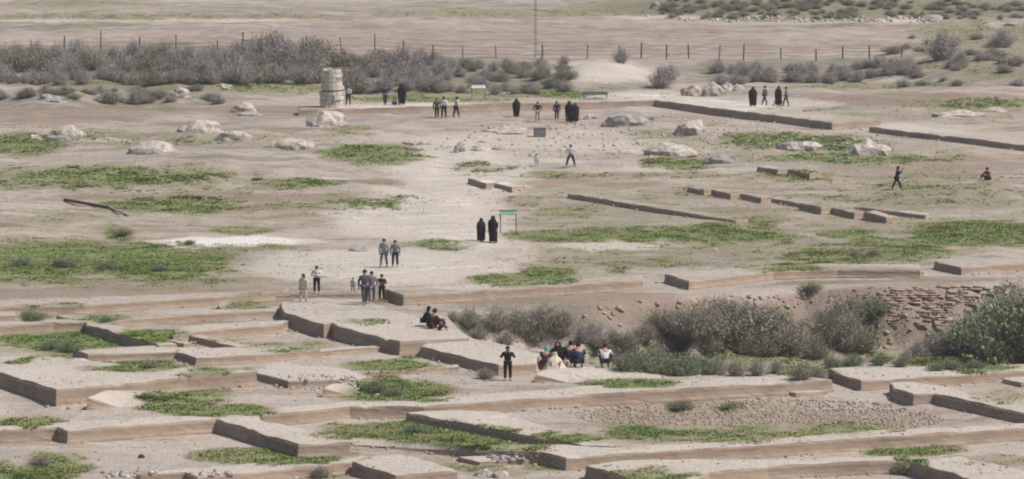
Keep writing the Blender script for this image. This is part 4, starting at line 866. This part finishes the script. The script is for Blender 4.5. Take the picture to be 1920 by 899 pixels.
WHITE = (.72, .72, .74); NAVY = (.02, .03, .07); BROWN_ = (.05, .03, .025); OLIVE = (.07, .075, .05); GREY = (.22, .22, .27); CREAM = (.62, .56, .46)
person(653, 198, 'person in pale blue jacket and dark trousers next to the white pillar', 200, top=(.45,.52,.60), legs=(.03,.03,.05), arms='fold')
person(722, 197, 'person in navy top and dark jeans, left of the tall black cloaked woman', 150, top=NAVY, legs=(.03,.035,.05), arms='akimbo')
person(741, 197, 'small child in pale pink beside the tall black cloaked woman', 190, pose='sit', top=(.65,.52,.50), legs=BLACK, arms='knee', size=.8)
person(753, 197, 'tall woman in black cloak, rightmost of the visitors near the white pillar', 200, cloak=BLACK, size=1.12)
person(819, 222, 'person in dark olive jacket, leftmost of three below the walkway', 170, top=OLIVE, legs=BLACK, stride=.15)
person(832, 222, 'person in white shirt and black trousers, middle of three below the walkway', 20, top=WHITE, legs=BLACK, stride=.08, size=1.08)
person(855, 221, 'person in white shirt leaning forward, rightmost of three below the walkway', 60, top=WHITE, legs=(.03,.025,.03), stride=.16, lean=.15, size=1.05)
person(968, 220, 'woman in black cloak standing alone below the walkway', 180, cloak=BLACK, size=.95)
person(1008, 228, 'person in dark brown top and pale trousers below the walkway', 180, top=(.04,.02,.015), legs=(.42,.38,.37), arms='akimbo', size=.98)
person(1044, 226, 'person in very dark brown beside the pair of black cloaked women', 170, top=(.03,.015,.02), legs=BLACK, arms='down', size=.95, scarf=BLACK)
person(1067, 230, 'woman in black cloak, taller of the close pair', 190, cloak=BLACK, size=1.08)
person(1078, 230, 'woman in black cloak, shorter of the close pair', 160, cloak=(.014,.012,.016), size=.98)
person(1412, 200, 'visitor in long black coat, leftmost of four on the walkway', 200, cloak=(.02,.015,.014), size=1.02)
person(1434, 197, 'visitor in grey-green shirt walking on the walkway', 300, top=(.12,.14,.11), legs=(.06,.055,.05), stride=.25)
person(1460, 199, 'visitor in black cloak striding on the walkway', 250, cloak=(.014,.016,.015), stride=.33, arms='fold', size=1.05)
person(1474, 199, 'visitor in blue-grey jacket, rightmost of four on the walkway', 270, top=(.16,.18,.26), legs=(.10,.10,.14), stride=.2)
person(1070, 313, 'man in white shirt and black trousers standing with legs apart', 180, pose='wide', top=(.60,.57,.64), legs=(.015,.015,.015), arms='akimbo', size=1.02)
person(1006, 313, 'small child in white with dark hair on the path', 180, top=(.68,.68,.64), legs=(.55,.55,.5), size=.58)
person(1681, 357, 'visitor in black walking right while holding up a camera', 100, top=BLACK, legs=BLACK, arms='camera', stride=.3, size=1.0, lean=.12, extra='camera', scarf=BLACK)
person(1853, 338, 'person in reddish brown sitting alone near the right edge', 230, pose='sit', top=(.14,.06,.045), legs=(.05,.025,.02), arms='knee', size=1.0)
person(902, 453, 'woman in dark brown, left of the pair below the green sign', 150, cloak=(.022,.015,.015), size=.88)
person(925, 456, 'woman in long black cloak, right of the pair below the green sign', 210, cloak=BLACK, size=1.02)
person(720, 501, 'person in light grey patterned clothes, left of the couple on the path', 200, top=(.32,.31,.38), legs=(.20,.20,.25), stride=.15)
person(741, 501, 'person in grey-green jacket and dark trousers, right of the couple on the path', 190, top=(.20,.24,.21), legs=(.035,.035,.045), stride=.1, size=.95)
person(569, 566, 'girl in cream dress on the terrace edge', 210, top=(.62,.62,.46), legs=(.60,.60,.45), skirt=False, hair='long', size=.90)
person(594, 551, 'person in white shirt and black trousers behind the girl in cream', 190, top=WHITE, legs=(.015,.014,.018), arms='fold', size=.93, stride=.03)
person(662, 549, 'small child in white peering from behind the grey-clad walker', 200, top=(.55,.55,.5), legs=(.3,.3,.28), size=.5)
person(684, 571, 'tall walker in blue-grey checked jacket and dark trousers', 160, top=(.085,.095,.13), legs=(.07,.07,.10), stride=.22, size=1.12)
person(697, 568, 'walker in mid grey clothes half behind the tall one', 170, top=(.20,.20,.23), legs=(.16,.15,.18), stride=.15, size=1.02)
person(716, 565, 'person in dark brown standing at the dark wall end', 200, top=(.055,.04,.04), legs=(.03,.02,.02), stride=.04, arms='fold', size=.9)
person(796, 612, 'person in black crouching at the corner of the hollow', 90, pose='crouch', top=BLACK, legs=BLACK, arms='knee', size=1.0, scarf=BLACK)
person(811, 616, 'person in maroon sitting at the corner of the hollow', 60, pose='sit', top=(.10,.045,.045), legs=(.05,.022,.025), arms='knee', size=1.12)
person(824, 619, 'small child in dark brown sitting right of the one in maroon', 90, pose='sit', top=(.08,.05,.045), legs=(.05,.03,.03), arms='knee', size=.6)
person(952, 714, 'photographer in black standing beside the platform', 180, top=(.018,.017,.016), legs=(.02,.017,.016), arms='camera', stride=.06, size=1.0, extra='camera')
person(1022, 692, 'woman with teal headscarf and maroon dress, leftmost of the seated group', 20, pose='crouch', top=(.10,.05,.055), legs=(.16,.05,.06), arms='knee', scarf=(.16,.42,.42), size=1.05, skirt=True)
person(1040, 693, 'person in cream cloak and white headscarf in the seated group', 175, pose='sit', cloak=CREAM, arms='knee', size=1.0)
person(1045, 684, 'woman in black behind the cream cloaked one in the seated group', 180, pose='crouch', cloak=BLACK, arms='knee', size=1.15)
person(1059, 692, 'child in beige sitting beside the cream cloaked one', 175, pose='sit', top=(.50,.42,.34), legs=(.42,.36,.3), arms='knee', size=.72)
person(1069, 689, 'person in navy with black hair, left of two in the seated group', 10, pose='crouch', top=(.03,.04,.075), legs=(.02,.02,.03), arms='knee', size=1.25)
person(1086, 690, 'person in navy with black hair, right of two in the seated group', 350, pose='crouch', top=(.04,.05,.095), legs=(.02,.025,.04), arms='knee', size=1.18)
person(1134, 690, 'man in bright white shirt sitting with his back turned at the hollow rim', 5, pose='crouch', top=(.82,.82,.84), legs=(.03,.02,.025), arms='knee', size=1.12)
person(1160, 684, 'dark haired person sitting low behind the man in the white shirt', 20, pose='sit', top=(.30,.28,.22), legs=(.1,.1,.08), arms='knee', size=.75)


# ------------------------------------------------------------------ signs, posts, pillar, fence, mast
def box_bm(bm, c, s, rot=None):
    m = Matrix.Translation(Vector(c)) @ (rot or Matrix.Identity(4)) @ Matrix.Diagonal((*s, 1)); return bmesh.ops.create_cube(bm, size=1, matrix=m)
def bar_bm(bm, a, b, r, seg=8):
    a = Vector(a); b = Vector(b); d = b - a; bmesh.ops.create_cone(bm, cap_ends=True, segments=seg, radius1=r, radius2=r, depth=d.length, matrix=Matrix.Translation((a + b) / 2) @ d.to_track_quat('Z', 'Y').to_matrix().to_4x4())
def part(name, mat, parent, fn, bevel=0):
    bm = bmesh.new(); fn(bm)
    if bevel: bmesh.ops.bevel(bm, geom=bm.edges[:], offset=bevel, segments=1, affect='EDGES')
    me = bpy.data.meshes.new(name); bm.to_mesh(me); bm.free(); return new_obj(name, me, mat, parent)
STEEL = flat_noise('painted_steel', (.10, .12, .10), (.14, .13, .10), 8, .1, .004, .5)
GREEN = flat_noise('green_panel', (.13, .30, .19), (.19, .34, .25), 5, .05, .002, .5); PALEP = flat_noise('pale_panel', (.50, .58, .54), (.38, .46, .42), 5, .05, .002, .5)
DARKP = flat_noise('dark_panel', (.06, .065, .05), (.10, .09, .07), 5, .1, .004, .7); WOOD = flat_noise('weathered_wood', (.13, .095, .07), (.07, .05, .04), 12, .4, .01)
def sign(px, py, w_, hgt, tilt, label, pm, ph=.42):
    o = empty('information_sign', at(px, py), R(8)); tag(o, label, 'sign')
    for s in (-1, 1): part('post', STEEL, o, lambda b, s=s: bar_bm(b, (s * w_ * .46, 0, -.2), (s * w_ * .46, 0, hgt), .035))
    rot = Matrix.Rotation(R(tilt), 4, 'X'); part('panel', pm, o, lambda b: box_bm(b, (0, -.03, hgt), (w_, .04, ph), rot), .006)
    part('panel_frame', STEEL, o, lambda b: [box_bm(b, (0, 0, hgt) if False else (0, -.03 + .0, hgt + s * (ph / 2 * math.cos(R(tilt)))), (w_ + .06, .06, .03), rot) for s in (-1, 1)])
    return o
sign(953, 438, 1.15, 1.42, -50, 'green information sign on two posts beside the pair in black', GREEN, .42)
sign(897, 188, 1.3, 1.25, -58, 'pale topped green sign beyond the raised walkway', PALEP, .6)
sign(1116, 199, 2.3, 1.15, -75, 'dark low information board on the raised walkway', DARKP, .8)
o = empty('wooden_post', at(727, 785)); tag(o, 'short dark post leaning against the long pale topped wall', 'post')
part('shaft', WOOD, o, lambda b: bar_bm(b, (0, 0, -.2), (.0, .06, .52), .08, 10)); part('cap', WOOD, o, lambda b: bar_bm(b, (0, .06, .52), (0, .065, .56), .095, 10))
o = empty('metal_box', at(1012, 257)); tag(o, 'grey weathered metal box standing on the path', 'box')
part('case', flat_noise('grey_metal', (.24, .24, .25), (.17, .165, .16), 4, .2, .01, .6), o, lambda b: box_bm(b, (0, 0, .38), (1.05, .7, .76)), .03); part('lid', flat_noise('grey_lid', (.30, .30, .30), (.22, .21, .20), 4, .2, .01, .6), o, lambda b: box_bm(b, (0, 0, .79), (1.12, .76, .07)), .02)
# fallen beam at left
a, b_ = at(121, 378), at(205, 392); c_ = at(241, 407); o = empty('fallen_beam', a); tag(o, 'long dark beam lying bent across the bare slope at left', 'beam')
part('beam', WOOD, o, lambda b: bar_bm(b, (0, 0, .12), tuple(b_ - a + Vector((0, 0, .1))), .11, 8)); part('beam_end', flat_noise('pale_wood', (.42, .37, .30), (.30, .25, .2), 8), o, lambda b: bar_bm(b, tuple(b_ - a + Vector((0, .1, .1))), tuple(c_ - a + Vector((0, 0, .08))), .10, 8))
# pillar of white blocks
def pillar():
    p = at(623, 201); o = empty('stone_pillar', p); tag(o, 'broad stump of pale stone blocks with a dark joint at mid height', 'pillar')
    PM = flat_noise('pale_limestone', (.60, .55, .47), (.46, .42, .36), 2.5, .7, .06); DM = flat_noise('recessed_joint', (.22, .19, .16), (.16, .14, .12), 6)
    rg = random.Random(4); z = -.1; rows = [(.42, 1.12), (.38, 1.10), (.40, 1.10), (.36, 1.13), ('j', 1.0), (.34, 1.09), (.40, 1.02), (.38, .99), (.42, .98), (.36, .90)]
    core = bmesh.new(); bmesh.ops.create_cone(core, cap_ends=True, segments=20, radius1=.95, radius2=.86, depth=3.2, matrix=Matrix.Translation((0, 0, 1.5)))
    me = bpy.data.meshes.new('core'); core.to_mesh(me); core.free(); new_obj('core', me, DM, o)
    for r, (hh, rad) in enumerate(rows):
        if hh == 'j': z += .10; continue
        n = 9; ph = rg.uniform(0, .6)
        for k in range(n):
            a0 = ph + k / n * 6.2832 + .02; a1 = ph + (k + 1) / n * 6.2832 - .02; V = []
            ro = rad + rg.uniform(-.12, .06); tz = z + hh - .03 + (rg.uniform(-.15, .03) if r == len(rows) - 1 else 0)
            for zz, q in ((z, ro), (tz, ro - .02)):
                for aa in (a0, (a0 + a1) / 2, a1): V.append((math.cos(aa) * q, math.sin(aa) * q, zz + rg.uniform(-.01, .01)))
                for aa in (a1, a0): V.append((math.cos(aa) * .72, math.sin(aa) * .72, zz))
            F = [(4, 3, 2, 1, 0), (5, 6, 7, 8, 9)] + [(i, (i + 1) % 5, 5 + (i + 1) % 5, 5 + i) for i in range(5)]
            me = bpy.data.meshes.new('stone_block'); me.from_pydata(V, [], F); new_obj('stone_block', me, PM, o)
        z += hh
pillar()
# fence
posts = [(-30,104,54),(60,104,30),(120,104,36),(189,104,48),(262,106,36),(330,107,42),(408,106,30),(455,107,48),(520,106,40),(575,105,38),(640,104,34),(703,104,40),(757,106,30),(812,108,24),(868,110,24),(930,110,24),(1017,112,28),(1101,111,27),(1160,111,24),(1202,109,29),
         (1249,112,28),(1291,110,26),(1348,114,30),(1394,114,30),(1464,112,22),(1530,115,22),(1580,110,22),(1630,112,26),(1690,108,22)]
fr = None; P = []
for i, (x, y, h) in enumerate(posts):
    q = at(x, y); P.append((q, min(h, 46) / FPX * q.length))
fr = empty('wire_fence', P[3][0]); tag(fr, 'old wire fence of uneven posts crossing behind the scrub band', 'fence'); base = P[3][0]
_fr = random.Random(2)
for q, h in P:
    lx = _fr.uniform(-.12, .12); part('post', WOOD, fr, lambda b, q=q, h=h, lx=lx: bar_bm(b, tuple(q - base - Vector((0, 0, .3))), tuple(q - base + Vector((lx, 0, h))), _fr.uniform(.05, .085), 7))
WIRE = flat_noise('rusty_wire', (.16, .13, .12), (.10, .08, .07), 4, 0)
for lv in (.35, .65, .92):
    def wr(b, lv=lv):
        for (q0, h0), (q1, h1) in zip(P[:-1], P[1:]):
            m_ = min(h0, h1, 1.6); mid = (q0 + q1) / 2 - base + Vector((0, 0, lv * m_ - .06))
            bar_bm(b, tuple(q0 - base + Vector((0, 0, lv * m_))), tuple(mid), .012, 4); bar_bm(b, tuple(mid), tuple(q1 - base + Vector((0, 0, lv * m_))), .012, 4)
    part('wire', WIRE, fr, wr)
# lattice mast
mp = at(1004, 112); mo = empty('lattice_mast', mp); tag(mo, 'thin lattice mast rising out of the picture by the fence', 'mast'); MS = flat_noise('galvanised_steel', (.30, .28, .28), (.22, .20, .21), 6, 0)
MD = flat_noise('faded_paint', (.15, .12, .12), (.10, .085, .085), 6, 0)
for sx, sy in ((-1, -1), (1, -1), (0, 1)): part('upright', MS, mo, lambda b, sx=sx, sy=sy: bar_bm(b, (sx * .13, sy * .11, -.2), (sx * .13, sy * .11, 8.2), .016, 6))
def lat(b):
    z = .1; k = 0; c = [(-.13, -.11), (.13, -.11), (0, .11)]
    while z < 8:
        for i in range(3):
            a_, d_ = c[i], c[(i + 1) % 3]; bar_bm(b, (a_[0], a_[1], z), (d_[0], d_[1], z + .36), .011, 4)
        z += .36
part('bracing', MS, mo, lat)
for k in range(12): part('dark_band', MD, mo, lambda b, k=k: box_bm(b, (0, 0, .35 + k * .62), (.11, .09, .10)))

# ------------------------------------------------------------------ haze: one closed box of even air round everything
bm = bmesh.new(); box_bm(bm, (0, 4000, 17), (13200, 12400, 54)); me = bpy.data.meshes.new('haze'); bm.to_mesh(me); bm.free()
hm = bpy.data.materials.new('haze'); hm.use_nodes = True; ht_ = hm.node_tree; ht_.nodes.remove(ht_.nodes['Principled BSDF']); pv = ht_.nodes.new('ShaderNodeVolumePrincipled')
pv.inputs['Color'].default_value = (.93, .94, .96, 1); pv.inputs['Density'].default_value = .0002; pv.inputs['Anisotropy'].default_value = .2; ht_.links.new(pv.outputs[0], ht_.nodes['Material Output'].inputs['Volume'])
hz = new_obj('haze', me, hm); tag(hz, kind='stuff')
# ------------------------------------------------------------------ bake the skinned figures
bpy.context.view_layer.update(); dg = bpy.context.evaluated_depsgraph_get()
for o in SK:
    me = bpy.data.meshes.new_from_object(o.evaluated_get(dg), preserve_all_data_layers=False, depsgraph=dg); me.name = o.name
    mats = [m for m in o.data.materials]; o.modifiers.clear(); o.data = me
    if not me.materials:
        for m in mats: me.materials.append(m)
